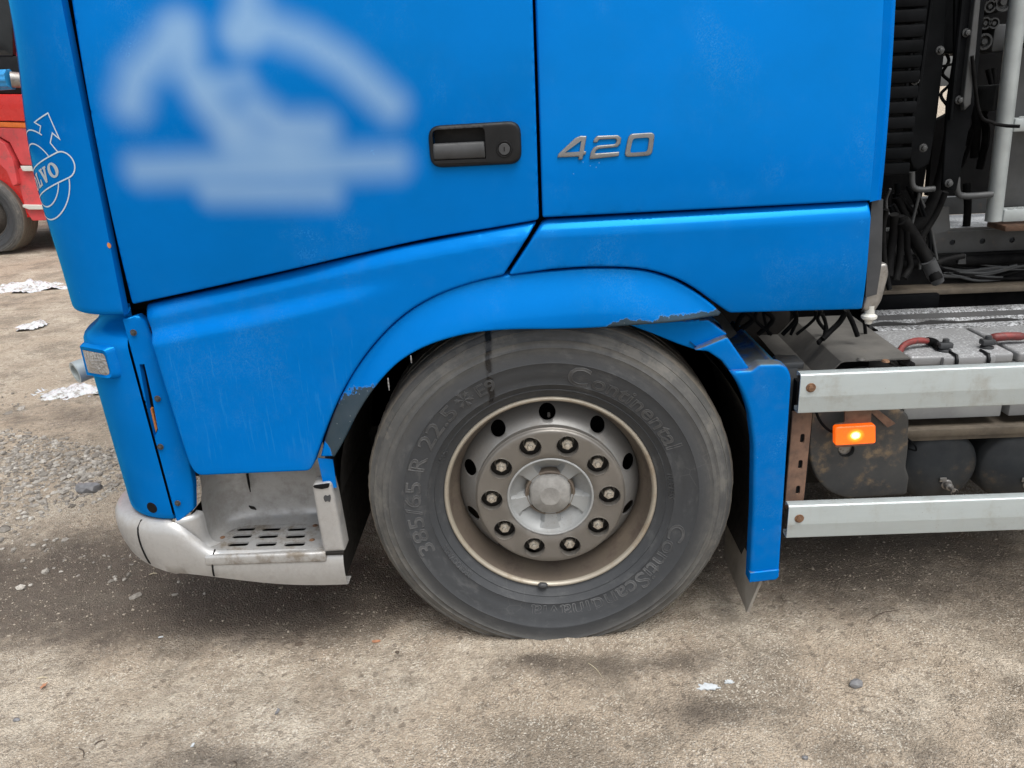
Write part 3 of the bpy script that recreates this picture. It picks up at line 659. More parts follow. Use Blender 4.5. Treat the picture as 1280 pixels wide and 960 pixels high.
# emblem: thin pale outlines lying on the panel, (s, z) measured along its surface
def on_corner(s, z, off): return corner_pt(s/CR, z, off)
def decal2d(name, V2, F2, mat, parent, off=0.0008):
    return link(name, [on_corner(a, b, off) for a, b in V2], F2, mat, parent, 0)
SC, ZC = 0.170, 1.426
def line_decal(name, pts, closed=False, wd=0.0032):
    pts = [tuple(p) for p in pts]; q = []
    for i in range(len(pts) if closed else len(pts)-1):
        a, b = np.array(pts[i]), np.array(pts[(i+1) % len(pts)]); k = max(1, int(np.linalg.norm(b-a)/0.008)); q += [tuple(a+(b-a)*j/k) for j in range(k)]
    if not closed: q.append(pts[-1])
    V2, F2 = stroke2d(q, wd, closed); decal2d(name, V2, F2, 'white_decal', corner)
def arc(r, a0, a1, n=40): return [(SC-r*math.cos(R(a0+(a1-a0)*k/n)), ZC+r*math.sin(R(a0+(a1-a0)*k/n))) for k in range(n+1)]
ax = np.array([0.104, -0.035]); ax /= np.linalg.norm(ax); an = np.array([-ax[1], ax[0]])   # along the bar (towards larger s), across it
bc = np.array([0.170, 1.418])
pill = []
for k in range(17): a = R(90+180*k/16); pill.append(bc-ax*0.104+ax*0.031*math.cos(a)+an*0.031*math.sin(a))
for k in range(17): a = R(-90+180*k/16); pill.append(bc+ax*0.104+ax*0.031*math.cos(a)+an*0.031*math.sin(a))
line_decal('emblem_outline', pill, True)
def outside_pill(p):
    d = np.array(p)-bc; t = np.clip(d@ax, -0.104, 0.104); return np.linalg.norm(d-ax*t) > 0.031
for rad, gap in ((0.108, (33, 62)), (0.076, None)):
    pts = arc(rad, 0, 360, 180); cur = []
    for i, p in enumerate(pts):
        ang = 360*i/180
        ok = outside_pill(p) and not (gap and gap[0] < ang < gap[1])
        if ok: cur.append(p)
        if (not ok or i == len(pts)-1) and len(cur) > 3:
            line_decal('emblem_outline', cur); cur = []
        elif not ok: cur = []
line_decal('emblem_outline', [(0.079, 1.482), (0.096, 1.503), (0.084, 1.525), (0.067, 1.511), (0.086, 1.570), (0.140, 1.551), (0.118, 1.542), (0.128, 1.524)])
GL = {'V': [(-.5, .5), (-.02, .5), (-.02, .38), (-.12, .38), (.04, -.05), (.17, .38), (.08, .38), (.08, .5), (.5, .5), (.5, .38), (.41, .38), (.09, -.5), (-.13, -.5), (-.41, .38), (-.5, .38)],
      'L': [(-.42, .5), (.06, .5), (.06, .38), (-.05, .38), (-.05, -.37), (.14, -.37), (.27, -.08), (.40, -.08), (.37, -.5), (-.42, -.5), (-.42, -.38), (-.31, -.38), (-.31, .38), (-.42, .38)]}
for ch, t in zip('VOLVO', (0.082, 0.042, 0.006, -0.030, -0.068)):
    hgt = 0.036
    def put(a, b): q = bc+ax*(t-a*hgt*0.98)+an*(b*hgt) if an[1] > 0 else bc+ax*(t-a*hgt*0.98)-an*(b*hgt); return tuple(q)
    if ch == 'O':
        outr = [(0.5*math.cos(2*math.pi*k/28), 0.5*math.sin(2*math.pi*k/28)) for k in range(28)]; inr = [(0.20*math.cos(2*math.pi*k/28), 0.36*math.sin(2*math.pi*k/28)) for k in range(28)]
        V2 = [put(*p) for p in outr]+[put(*p) for p in inr]; F2 = [(k, (k+1) % 28, 28+(k+1) % 28, 28+k) for k in range(28)]
    else:
        V2 = [put(*p) for p in GL[ch]]; F2 = [tuple(t3) for t3 in geometry.tessellate_polygon([[Vector((a, b, 0)) for a, b in V2]])]
    decal2d('emblem_letter', V2, F2, 'silver_letter', corner)
# paint chip at the lower edge
c = PY(136, 307, -0.001); m = MB(); m.prism(spl([(c[0]+a*0.004, c[2]+b*0.007) for a, b in ((-1, 0), (-.3, 1), (.7, .7), (1, -.4), (.1, -1))], 3, True), -0.0012, 0.002); m.build('paint_chip', 'orange', corner, 0)

# ---- door
bot = XZ(spl([(159.5, 383.5), (250, 363.5), (350, 341), (455, 316.5), (540, 298), (610, 286.5), (674, 275.5)], 6))
door_out = fillet([(bot[0][0], bot[0][1], 0.008)]+[tuple(p) for p in bot[1:-1]]+[(bot[-1][0], bot[-1][1], 0.012), (0.0395, 2.16, 0.03), (-0.996, 2.16, 0.03)])
DEC = [([(162, 127), (169, 96), (213, 45)], 17), ([(227, 38), (234, 86), (262, 131), (292, 162)], 14), ([(306, -40), (306, 38)], 13), ([(296, 41), (334, 34), (385, 52), (430, 79), (464, 110), (488, 131)], 12),
       ([(262, 112), (300, 100)], 7), ([(320, 137), (354, 160), (402, 162)], 13), ([(176, 213), (492, 203)], 12), ([(265, 240), (409, 241)], 9), ([(290, 165), (360, 188)], 16), ([(300, 185), (390, 188)], 14)]
DW = [0.92, 0.85, 0.85, 0.85, 0.6, 0.8, 0.8, 0.72, 0.5, 0.5]
def decal_mask(x, z):
    k = np.zeros(len(x)); P = np.stack([x, z], 1)
    for (pl, hw), wt in zip(DEC, DW):
        d = seg_dist(P, XZ(pl), False)*440; k = 1-(1-k)*(1-wt*(1-sstep(d, -hw*0.8, hw+24)))
    return np.clip(k, 0, 0.84)
# door handle
hp = XZ([(534.5, 157.5), (650.5, 150.5), (652.5, 204.5), (538.5, 210)])
hc = np.mean(hp, 0)
hout = fillet([(hp[0][0], hp[0][1], 0.03), (hp[1][0], hp[1][1], 0.03), (hp[2][0], hp[2][1], 0.03), (hp[3][0], hp[3][1], 0.03)])
rec = XZ([(540.5, 162.5), (606, 158.5), (608, 201.5), (543.5, 204)]); rec_f = fillet([(a, b, 0.012) for a, b in rec])
lk = PY(630.5, 186)
door = panel('cab_door', door_out, 'blue_decal', T, lambda x, z: 0.004*((x+0.5)/0.5)**2+0.034*np.clip((z-1.45)/0.5, 0, 1.2)**2+0.026*np.clip((1.45-z)/0.4, 0, 1)**2, 0.013, 0.0045, 0.03, holes=[rec_f], attr={'decal': decal_mask})
# window above (out of frame)
m = MB(); m.prism([(-0.93, 2.2), (0.0, 2.2), (0.0, 2.85), (-0.80, 2.85)], 0.07, 0.08); m.build('door_window', 'glass', T, 0)
m = MB(); m.box((-1.0, 0.05, 2.165), (0.03, 0.09, 2.195)); m.box((-1.0, 0.05, 2.86), (0.03, 0.09, 2.95)); m.box((0.005, 0.05, 2.195), (0.036, 0.09, 2.86)); m.build('window_frame', 'blue', T, 30)
hdl = panel('handle_surround', hout, 'black', door, -0.011, 0.012, 0.009, 0.02, holes=[rec_f])
m = MB(); x0, x1 = rec[0][0], rec[1][0]; z0, z1 = rec[2][1], rec[0][1]
m.prism([((a_-hc[0])*1.2+hc[0], (b_-hc[1])*1.2+hc[1]) for a_, b_ in rec_f], 0.034, 0.038); n = len(rec_f); m.add([(a_, -0.006, b_) for a_, b_ in rec_f]+[(a_, 0.034, b_) for a_, b_ in rec_f], [(i, (i+1) % n, n+(i+1) % n, n+i) for i in range(n)]); m.build('handle_recess', 'black', door, 40)
pd = XZ([(541.5, 179.5), (605.5, 176.5), (607, 197.5), (543, 200)])
pad = panel('handle_paddle', fillet([(a, b, 0.004) for a, b in pd]), 'greyplastic', door, lambda x, z: -0.010-0.006*np.sin(np.clip((z-pd[2][1])/(pd[0][1]-pd[2][1]), 0, 1)*math.pi), 0.008, 0.004, 0.012)
lip = XZ([(543, 200.5), (607, 197.8), (607.5, 202), (544, 204.3)]); m = MB(); m.prism(lip, -0.012, 0.0); m.build('handle_lip', 'black', door, 30)
m = MB(); m.lathe([(0, -0.014), (0.0125, -0.014), (0.0135, -0.013), (0.0135, -0.0105)], 24, (lk[0], 0, lk[2])); m.build('lock_cylinder', 'greyplastic', door, 30)
m = MB(); m.lathe([(0.0145, -0.0105), (0.016, -0.0135), (0.018, -0.0135), (0.0195, -0.0105)], 24, (lk[0], 0, lk[2])); m.build('lock_ring', 'black', door, 40)
m = MB(); m.box((lk[0]-0.0012, -0.0146, lk[2]-0.005), (lk[0]+0.0012, -0.0138, lk[2]+0.005)); m.build('keyhole', 'dark', door, 0)

# ---- side panel behind the door, with the bent rear return
sb = XZ([(680.5, 272), (1092, 251)])
side = panel('cab_side_panel', fillet([(0.0445, sb[0][1], 0.006), (0.8365, sb[1][1], 0.002), (0.8365, 2.93, 0.002), (0.0445, 2.93, 0.006)]), 'blue', T, lambda x, z: 0.052*np.clip((z-1.28)/0.5, 0, 1.2)**1.6, 0.03, 0.006, 0.035)
def side_off(z): return 0.052*min(max(0.0, (z-1.28)/0.5), 1.2)**1.6
m = MB(); zr = np.linspace(sb[1][1]-0.003, 2.93, 24)
m.add([p for z in zr for p in ((0.8362, 0.0055+side_off(z), z), (0.868, 0.032+side_off(z), z), (0.8735, 0.030+side_off(z), z), (0.8735, 0.10+side_off(z), z))], [(i*4+j, i*4+j+1, i*4+j+5, i*4+j+4) for i in range(23) for j in range(3)])
m.build('rear_return', 'blue', side, 20)
# number badge
def badge(polys, name):
    return panel(name, polys[0], 'chrome', side, lambda x, z: -0.0055+0.052*np.clip((z-1.28)/0.5, 0, 1.2)**1.6, 0.006, 0.0022, 0.008, holes=polys[1:])
def Zm(pts): return XZ([(500+a/3.428, 120+b/3.428) for a, b in pts])
badge([fillet([(*p, 0.002) for p in Zm([(674, 264), (678, 249), (752, 180), (774, 171), (801, 172), (789, 237), (799, 237), (796, 252), (786, 252), (782, 273), (764, 274), (767, 260)])], 2), Zm([(706, 243), (770, 239), (778, 191)])], 'badge_digit')
two = Zm([(828, 200), (833, 184), (846, 171), (936, 168), (950, 180), (946, 205), (932, 219), (852, 227), (840, 234), (836, 247), (941, 239), (938, 258), (812, 272), (818, 240), (830, 222), (846, 213), (918, 207), (927, 202), (930, 190), (923, 184), (858, 187), (850, 191), (848, 199)])
badge([fillet([(*p, 0.002) for p in two], 2)], 'badge_digit')
zo = fillet([(*p, 0.012) for p in Zm([(982, 163), (1095, 156), (1080, 255), (961, 263)])], 5); zi = fillet([(*p, 0.007) for p in Zm([(999, 182), (1071, 177), (1061, 239), (985, 244)])], 4)
badge([zo, zi], 'badge_digit')

# ---- front fender panel (below the door)
top = spl([(170, 387), (300, 357.2), (455, 320), (560, 298.5), (640, 284), (671, 278.5)], 6)
archL = spl([(629.5, 343.5), (590, 353), (550, 367), (515, 386), (485, 411), (455, 446), (430, 486), (412, 526), (400, 558), (393, 578)], 5)
ft = XZ(top); fa = XZ(archL)
lb = XZ([(388, 588), (247, 594), (237, 580), (215, 512), (192, 438)])
fend_out = fillet([(*ft[0], 0.012)]+[tuple(p) for p in ft[1:-1]]+[(*ft[-1], 0.010), (*fa[0], 0.006)]+[tuple(p) for p in fa[1:]]+[(*lb[0], 0.03), (*lb[1], 0.05), (*lb[2], 0.03), (*lb[3], 0), (*lb[4], 0.02)])
ftx, ftz = np.array([p[0] for p in ft]), np.array([p[1] for p in ft])
rl = XZ(spl([(185, 428), (260, 412), (330, 398), (430, 374), (520, 352), (600, 338)], 5)); rlx, rlz = np.array([p[0] for p in rl]), np.array([p[1] for p in rl])
def fend_y(x, z):
    ch = np.clip(z-(np.interp(x, ftx, ftz)-0.030), 0, 1)*0.75                    # chamfer under the door
    sh = (1-sstep(np.interp(x, rlx, rlz)-z, -0.028, 0.012))*(1-sstep(x, -0.62, -0.28))*0.024   # raised lower field
    left = 0.03*(1-sstep(x+0.045*(z-0.7), -1.01, -0.93))**2
    return 0.004+ch+sh+left-0.010+0.008*(1-(z-0.6))*0
panel('front_fender', fend_out, 'blue_wet', T, fend_y, 0.012, 0.007, 0.03)

# ---- sill panel behind the arch
sill_px = [(635, 344), (680, 276), (1089.5, 253), (1080, 388), (914, 392.5)]+spl([(908, 389), (890, 376), (866, 359), (838, 345), (798, 335), (740, 333), (690, 336)], 4)
sx = XZ(sill_px)
sill_out = fillet([(*sx[0], 0.012), (*sx[1], 0.018), (*sx[2], 0.006), (*sx[3], 0.008), (*sx[4], 0.006)]+[tuple(p) for p in sx[5:]])
stz0, stz1 = sx[1][1], sx[2][1]
def sill_y(x, z):
    t = stz0+(stz1-stz0)*(x-sx[1][0])/(sx[2][0]-sx[1][0]); return -0.006+np.clip(z-(t-0.030), 0, 1)*0.75+0.02*np.clip((stz0-0.12-z)/0.16, 0, 1)**2
sill = panel('sill_panel', sill_out, 'blue', T, sill_y, 0.015, 0.006, 0.03)

# ---- wheel arch flare with peeling paint
AF = -0.035
ao = spl([(398, 576), (406, 545), (419, 510), (437, 474), (460, 441), (488, 410), (520, 385), (556, 366), (596, 353), (640, 345.5), (690, 341), (745, 337.5), (800, 339.5), (838, 349.5), (866, 364), (890, 381), (904, 394)], 5)
ai = spl([(903, 400), (860, 403), (800, 406.5), (740, 410.5), (690, 412), (640, 412.5), (596, 416), (560, 424), (528, 436), (500, 453), (478, 474), (458, 500), (440, 530), (425, 560), (415, 577)], 5)
aoz, aiz = XZ(ao, AF*0.5), XZ(ai, AF)
pl1 = np.array(XZ([(482, 478), (440, 488), (402, 526), (388, 594), (424, 594), (446, 560), (472, 512)])); pl2 = XZ([(742, 410.5), (800, 406.5), (860, 403), (903, 400)], AF)
pl1z = [tuple(p) for p in pl1]
def flare_y(x, z):
    d = seg_dist(np.stack([x, z], 1), aoz, False)
    return AF+0.038*(1-sstep(d, 0.0, 0.13))**1.25
def peel_a(x, z):
    P = np.stack([x, z], 1); ins = inside(P, pl1z); d = seg_dist(P, pl1z); s = np.where(ins, d, -d)
    a = 0.5+np.clip(s*11, -0.5, 0.5)
    d2 = seg_dist(P, pl2, False); b = 0.5+np.clip((0.013-d2)*22, -0.5, 0.5)
    cut = np.clip((x-PY(742, 400)[0])/0.04, 0, 1)
    lo = np.array(XZ([(398, 576)]))[0]; blue_tip = np.clip(1-np.hypot(x-lo[0]-0.012, z-lo[1]-0.02)/0.05, 0, 1)
    return np.clip(np.maximum(a-blue_tip, b*cut), 0, 1)
panel('wheel_arch_flare', [tuple(p) for p in aoz]+[tuple(p) for p in aiz], 'blue_peel', T, flare_y, 0.011, 0.006, 0.075, attr={'peel': peel_a}, smooth=50)
bk = XZ([(397, 572), (416, 574), (421, 609), (406, 612)], 0.01); m = MB(); m.prism(bk, 0.008, 0.012); m.build('arch_bracket', 'blue_dust', T, 0)

# ---- rear mudguard of the front wheel
def ext(points, y0, y1):   # strip between a front edge and a back edge
    n = len(points); return [(a, y0, b) for a, b in points]+[(a, y1, b) for a, b in points], [(i, i+1, n+i+1, n+i) for i in range(n-1)]
g1 = XZ([(782, 405), (830, 402), (885, 399), (910, 418), (869, 437.5), (848, 430.5), (815, 417)], 0.03)
g2 = XZ([(868, 438), (909, 421), (937, 461), (914, 466.5), (902, 451), (885, 439.5)], 0.005)
g3p = XZ([(913, 465), (940, 463), (950, 455.5), (982, 455), (990, 470), (974, 722), (936.5, 728), (941, 640), (942.5, 560), (937, 516), (927, 487)], -0.012)
g3 = fillet([(*g3p[0], 0), (*g3p[1], 0.006), (*g3p[2], 0.006), (*g3p[3], 0.03), (*g3p[4], 0.02), (*g3p[5], 0.008), (*g3p[6], 0.003)]+[(*p, 0.03) for p in g3p[7:]])
panel('mudguard', g3, 'blue_dust', T, -0.012, 0.02, 0.009, 0.03)
lp_ = XZ([(974.5, 712.5), (973.5, 722), (970, 725), (937, 729), (937.5, 716.5)], -0.018); panel('mudguard_lip', fillet([(*p, 0.003) for p in lp_]), 'blue_dust', T, -0.017, 0.01, 0.003, 0.03)
panel('mudguard_shoulder', fillet([(*p, 0.006) for p in g2]), 'blue_dust', T, lambda x, z: 0.004+0.0*x, 0.015, 0.006, 0.03)
panel('mudguard_crown', fillet([(*p, 0.006) for p in g1]), 'blue_dust', T, lambda x, z: 0.03+0.0*x, 0.015, 0.006, 0.03)
m = MB()
tp = [(g1[1][0]-0.12, g1[1][1]+0.012), (g1[2][0], g1[2][1]-0.002), (g1[3][0]-0.004, g1[3][1]-0.002)]; V, F = ext(spl(tp, 5), 0.034, 0.42); m.add(V, F)
V, F = ext(spl([(g2[1][0]-0.002, g2[1][1]), (g2[1][0]+0.03, g2[1][1]-0.045), (g2[2][0]+0.005, g2[2][1]-0.003), (g2[2][0]+0.05, g2[2][1]+0.004), (g3p[3][0]-0.02, g3p[3][1]-0.004), (g3p[4][0]-0.002, g3p[4][1]-0.01), (g3p[4][0]-0.004, g3p[4][1]-0.08)], 5), 0.006, 0.42); m.add(V, F)
m.build('mudguard_top', 'blue_dust', T, 60)
# inner liner and flap
m = MB(); m.lathe([(0.585, 0.02), (0.585, 0.42)], 24, (WHX, 0, WHZ), R(-2), R(50)); m.box((0.625, 0.03, 0.25), (0.635, 0.42, 0.80)); m.build('mudguard_liner', 'under', T, 60)
m = MB(); m.add([(0.640, 0.012, 0.55), (0.640, 0.36, 0.55), (0.630, 0.36, 0.07), (0.626, 0.06, 0.060), (0.650, 0.012, 0.23),
                 (0.648, 0.012, 0.55), (0.648, 0.36, 0.55), (0.638, 0.36, 0.07), (0.634, 0.06, 0.060), (0.658, 0.012, 0.23)],
                [(0, 1, 2, 3, 4), (9, 8, 7, 6, 5), (0, 4, 9, 5), (4, 3, 8, 9), (3, 2, 7, 8), (2, 1, 6, 7)]); m.build('mud_flap', 'flap', T, 0)

# ---- blue lower corner below the emblem panel
LC = 0.2
def lx(z): return -1.050+(1.0-z)/0.515*0.021
zs = [0.476, 0.472, 0.474, 0.482, 0.495]+list(np.linspace(0.53, 0.975, 14))+[0.992, 1.004, 1.014, 1.024, 1.036, 1.055, 1.09]
offs = [-0.03, -0.018, -0.006, -0.001, 0]+[0]*14+[-0.002, -0.008, -0.018, -0.032, -0.048, -0.060, -0.066]
def lc_pt(ph, z, i, tl): r = LC+offs[i]; return (lx(z)-r*math.sin(ph), 0.012+LC-r*math.cos(ph)+tl, z)
V, F = corner_shell('x', zs, lc_pt, 'blue'); lcorner = link('lower_corner_panel', V, F, 'blue', T, 60)
# bolted flange beside it
fl = XZ([(159, 398), (168, 396), (176, 404), (191, 440), (205, 480), (222, 545), (236, 612), (238, 642), (223, 654)], 0.02)
sl = XZ([(173.5, 456), (178.5, 456.5), (189, 500), (196.5, 538), (193, 547), (186.5, 520)], 0.02)
fx0 = [(lx(z)+0.0015, z) for z in np.linspace(fl[-1][1], fl[0][1], 8)]
flange = panel('bolted_flange', [tuple(p) for p in fl[:-1]]+fx0, 'blue', lcorner, lambda x, z: 0.018+0.6*np.clip(x-np.interp(z, [0.4, 1.1], [lx(0.4), lx(1.1)])-0.004, 0, 1), 0.012, 0.004, 0.02, holes=[sl])
for u, v in ((166.5, 416), (195, 500), (201, 558), (222, 629)):
    p = PY(u, v, 0.022); hexbolt('flange_bolt', (p[0], p[1]+0.6*max(0, p[0]-lx(p[2])-0.004)-0.008, p[2]), 0.0058, 'frame', lcorner)
m = MB(); m.box((-1.06, 0.05, 0.475), (-0.995, 0.08, 1.03)); m.build('flange_backing', 'dark', lcorner, 0)
om = XZ([(187, 510), (190, 511), (196.5, 536), (193.5, 546)], 0.035); m = MB(); m.prism(om, 0.034, 0.045); m.build('orange_reflector', 'orange', lcorner, 0)
# round hole near the foot: a flat dark disc painting its inner shade
h = None
d = _ray(190, 634.5); best = None
for k in range(4000):
    t = (1.5+k*0.0004)/d.length; p = CAM+d*t
    r_ = math.hypot(p.x-lx(p.z), p.y-0.012-LC)
    if r_ <= LC: best = p; break
nrm = Vector((best.x-lx(best.z), best.y-0.012-LC, 0)).normalized(); q = nrm.to_track_quat('-Y', 'Z').to_matrix()
def placed(m, pos): m.v = [tuple(pos+q @ Vector(v)) for v in m.v]; return m
m = MB(); m.lathe([(0.0, -0.0012), (0.0165, -0.0012), (0.0172, 0.002)], 24); placed(m, best); m.build('hole_shade_disc', 'dark', lcorner, 40)
# marker lamp
best = None; d = _ray(123.5, 452)
for k in range(6000):
    t = (1.5+k*0.0003)/d.length; p = CAM+d*t
    if math.hypot(p.x-lx(p.z), p.y-0.012-LC) <= LC: best = p; break
nrm = Vector((best.x-lx(best.z), best.y-0.012-LC, 0)).normalized(); q = nrm.to_track_quat('-Y', 'Z').to_matrix()
wv, hv = 0.074, 0.050
m = MB(); bo = fillet([(-wv, -hv, 0.012), (wv, -hv+0.01, 0.018), (wv-0.004, hv, 0.016), (-wv, hv-0.004, 0.014)])
bi = [(a*0.86, b*0.86) for a, b in bo]; bq = [(a*0.74, b*0.68-0.001) for a, b in bo]; n = len(bo)
yb = lambda a: 0.75*a*a/ (LC)     # follow the curve of the panel
V = [(a, 0.006+yb(a), b) for a, b in bo]+[(a*0.97, -0.012+yb(a), b*0.97) for a, b in bo]+[(a, -0.022+yb(a), b) for a, b in bi]+[(a, -0.018+yb(a), b) for a, b in bq]
F = [(r_*n+i, r_*n+(i+1) % n, (r_+1)*n+(i+1) % n, (r_+1)*n+i) for r_ in range(3) for i in range(n)]
m.add(V, F); placed(m, best); lampb = m.build('marker_lamp_housing', 'blue', lcorner, 50)
m = MB(); V = [(a*0.985, -0.0185+yb(a), b*0.985) for a, b in bq]; V2 = [(a*0.5, -0.0215+yb(a*0.5), b*0.5) for a, b in bq]
m.add(V+V2+[(0, -0.022, 0)], [(i, (i+1) % n, n+(i+1) % n, n+i) for i in range(n)]+[(n+i, n+(i+1) % n, 2*n) for i in range(n)]); placed(m, best); m.build('marker_lamp_lens', 'lens', lcorner, 60)

# ---- silver lower bumper, step and post
BR = 0.24; BXC = -1.042
def bpath(t):      # t<0: straight part (metres to the right of the arc), t>=0: arc length, then the front face
    if t <= 0: return (BXC-t, 0.0, (0, -1))
    a = t/BR
    if a < math.pi/2: return (BXC-BR*math.sin(a), BR-BR*math.cos(a), (-math.sin(a), -math.cos(a)))
    return (BXC-BR, BR+(t-BR*math.pi/2), (-1, 0))
ts = list(np.linspace(-0.485, 0, 50))+list(np.linspace(0.01, BR*math.pi/2, 26))+[0.6, 1.0, 1.6, 2.2]
def btop(t):
    x = BXC-t
    if t <= 0: return 0.362+0.006*float(sstep(np.array(-x), 0.6, 0.95))+0.100*float(sstep(np.array(-x), 0.915, 1.045))
    return 0.470-0.006*min(t/0.3, 1.0)
def bbot(t): x = BXC-t; return 0.243+0.050*float(sstep(np.array(-x), 0.56, 1.0))*(-x-0.56)/0.44 if t <= 0 else 0.243+0.050+0.10*min(t/0.35, 1.0)
rows = [(0.0, 0.05), (0.0, 0.012), (0.04, 0.0), (0.22, -0.006), (0.45, -0.010), (0.65, -0.010), (0.80, -0.008), (0.90, -0.003), (0.965, 0.005), (1.0, 0.014), (0.96, 0.018)]
V = []; nr = len(rows)
for t in ts:
    x, y, nn = bpath(t); b0, b1 = bbot(t), btop(t)
    for j, (fz, off) in enumerate(rows):
        if j == len(rows)-1 and t > 0.0: fz, off = 1.0, 0.07
        V.append((x-nn[0]*off, y-nn[1]*off, b0+(b1-b0)*fz))
F = [(i*nr+j, (i+1)*nr+j, (i+1)*nr+j+1, i*nr+j+1) for i in range(len(ts)-1) for j in range(nr-1)]
bump_o = link('lower_bumper', V, F, 'silver', T, 50)
# joint between corner cap and step moulding
for tt in (-0.10, 0.085):
    x, y, nn = bpath(tt); vv = []
    for k in range(9):
        fz = 0.0+k/8; sh = 0.014*math.sin(fz*math.pi*0.5) if tt > 0 else -0.012*fz
        x2, y2, nn2 = bpath(tt+sh); off = -np.interp(fz, [r_[0] for r_ in rows[1:-1]], [r_[1] for r_ in rows[1:-1]])+0.0012
        vv.append((x2+nn2[0]*off, y2+nn2[1]*off, bbot(tt+sh)+(btop(tt+sh)-bbot(tt+sh))*fz))
    m = MB(); m.tube(vv, 0.0026, 6); m.build('moulding_joint', 'dark', bump_o, 0)
# tread plate
TZ = 0.362
def tread_hole(u, v): p = PZ(u, v, TZ); return p[0], p[1]
holes = []
for row, (v, us) in enumerate(((661, (308, 339.5, 371)), (670, (303, 335.5, 369.5)), (680, (298, 333, 368.5)))):
    for u in us: cx, cy = tread_hole(u, v); holes.append(slot(cx, cy, 0.0285+0.001*row, 0.0115))
for i in range(9): cx, cy = tread_hole(268+i*16, 688.0); holes.append(circ(cx, cy+0.003, 0.0028, 8))
tr = [(-0.965, 0.004), (-0.60, 0.004), (-0.60, 0.20), (-0.93, 0.20)]
tread = panel('step_tread', tr, 'silver_dirty', T, 0.0, 0.03, 0.0, 0.006, holes=holes, mapf=lambda a, y, b: (a, b, TZ-y))
for u, v in ((278, 672), (291, 657), (390, 675), (394, 657)):
    p = PZ(u, v, TZ); m = MB(); m.lathe([(0, -0.003), (0.006, -0.002), (0.0085, 0.0)], 12); m.v = [(p[0]+a, p[1]+c, TZ+0.0005-b) for a, b, c in m.v]; m.build('tread_rivet', 'rustbolt', tread, 40)
m = MB(); m.box((-0.955, -0.0135, 0.333), (-0.604, 0.004, TZ+0.003), 0.007, 3); m.build('tread_nosing', 'silver_dirty', T, 35)
m = MB(); m.box((-0.945, 0.03, 0.325), (-0.60, 0.19, 0.335)); m.build('slot_shade_plate', 'dark', T, 0)  # dark plate added close below so the tread slots look shaded
# well behind the tread: back wall with a ledge, sweeping round to the left
wp = spl([(-0.598, 0.205), (-0.70, 0.207), (-0.82, 0.207), (-0.90, 0.200), (-0.945, 0.172), (-0.965, 0.135), (-0.970, 0.095), (-0.966, 0.066)], 6)
prof = [(0.055, TZ+0.0005), (0.03, TZ+0.003), (0.012, TZ+0.010), (0.003, TZ+0.022), (0, TZ+0.04), (-0.004, TZ+0.09), (-0.002, TZ+0.12), (0.0, TZ+0.15), (0.010, TZ+0.165), (0.018, TZ+0.19), (0.019, TZ+0.30)]
V = []; nr = len(prof)
for i, p in enumerate(wp):
    a = np.array(wp[max(i-1, 0)]); b = np.array(wp[min(i+1, len(wp)-1)]); tdir = (b-a)/np.linalg.norm(b-a); nn = np.array([-tdir[1], tdir[0]])  # towards the step well
    if nn @ (np.array((-0.75, 0.05))-np.array(p)) < 0: nn = -nn
    fade = 1-0.55*i/len(wp)
    for off, z in prof:
        off2 = off*(fade if off > 0 else 1); V.append((p[0]+nn[0]*off2, p[1]+nn[1]*off2, z))
F = [(i*nr+j, (i+1)*nr+j, (i+1)*nr+j+1, i*nr+j+1) for i in range(len(wp)-1) for j in range(nr-1)]
well = link('step_well', V, F, 'silver', T, 50)
# low sweep that carries the well round to the bumper cap
wl = spl([(-0.966, 0.066), (-0.972, 0.050), (-0.985, 0.034), (-1.006, 0.022), (-1.03, 0.016)], 6); V = []
for i, p in enumerate(wl):
    k_ = i/(len(wl)-1); zt2 = 0.470-0.004*k_
    for off, z in ((0.032*(1-0.5*k_), TZ+0.0005), (0.018*(1-0.5*k_), TZ+0.004), (0.007, TZ+0.013), (0.002, TZ+0.028), (0.0, TZ+0.05), (0.0, zt2-0.012), (-0.004, zt2), (-0.02, zt2+0.004)):
        V.append((p[0]+off*(1-k_), p[1]-off*k_*0.5, z))
F = [(i*8+j, (i+1)*8+j, (i+1)*8+j+1, i*8+j+1) for i in range(len(wl)-1) for j in range(7)]
link('well_sweep', V, F, 'silver', well, 60)
m = MB(); p0, p1, p2 = PY(309, 592, 0.196), PY(311, 604, 0.19), PY(313, 615, 0.19); m.tube([p0, p1, p2], [0.004, 0.004, 0.0015], 6); m.build('well_crack', 'dark', well, 0)
sc_ = PY(316, 634, 0.204); m = MB(); m.prism(fillet([(sc_[0]-0.012, sc_[2]+0.008, 0.004), (sc_[0]+0.006, sc_[2]+0.002, 0.004), (sc_[0]+0.012, sc_[2]-0.009, 0.004), (sc_[0]-0.006, sc_[2]-0.004, 0.004)]), 0.2005, 0.203); m.build('scuff_mark', 'under', well, 0)
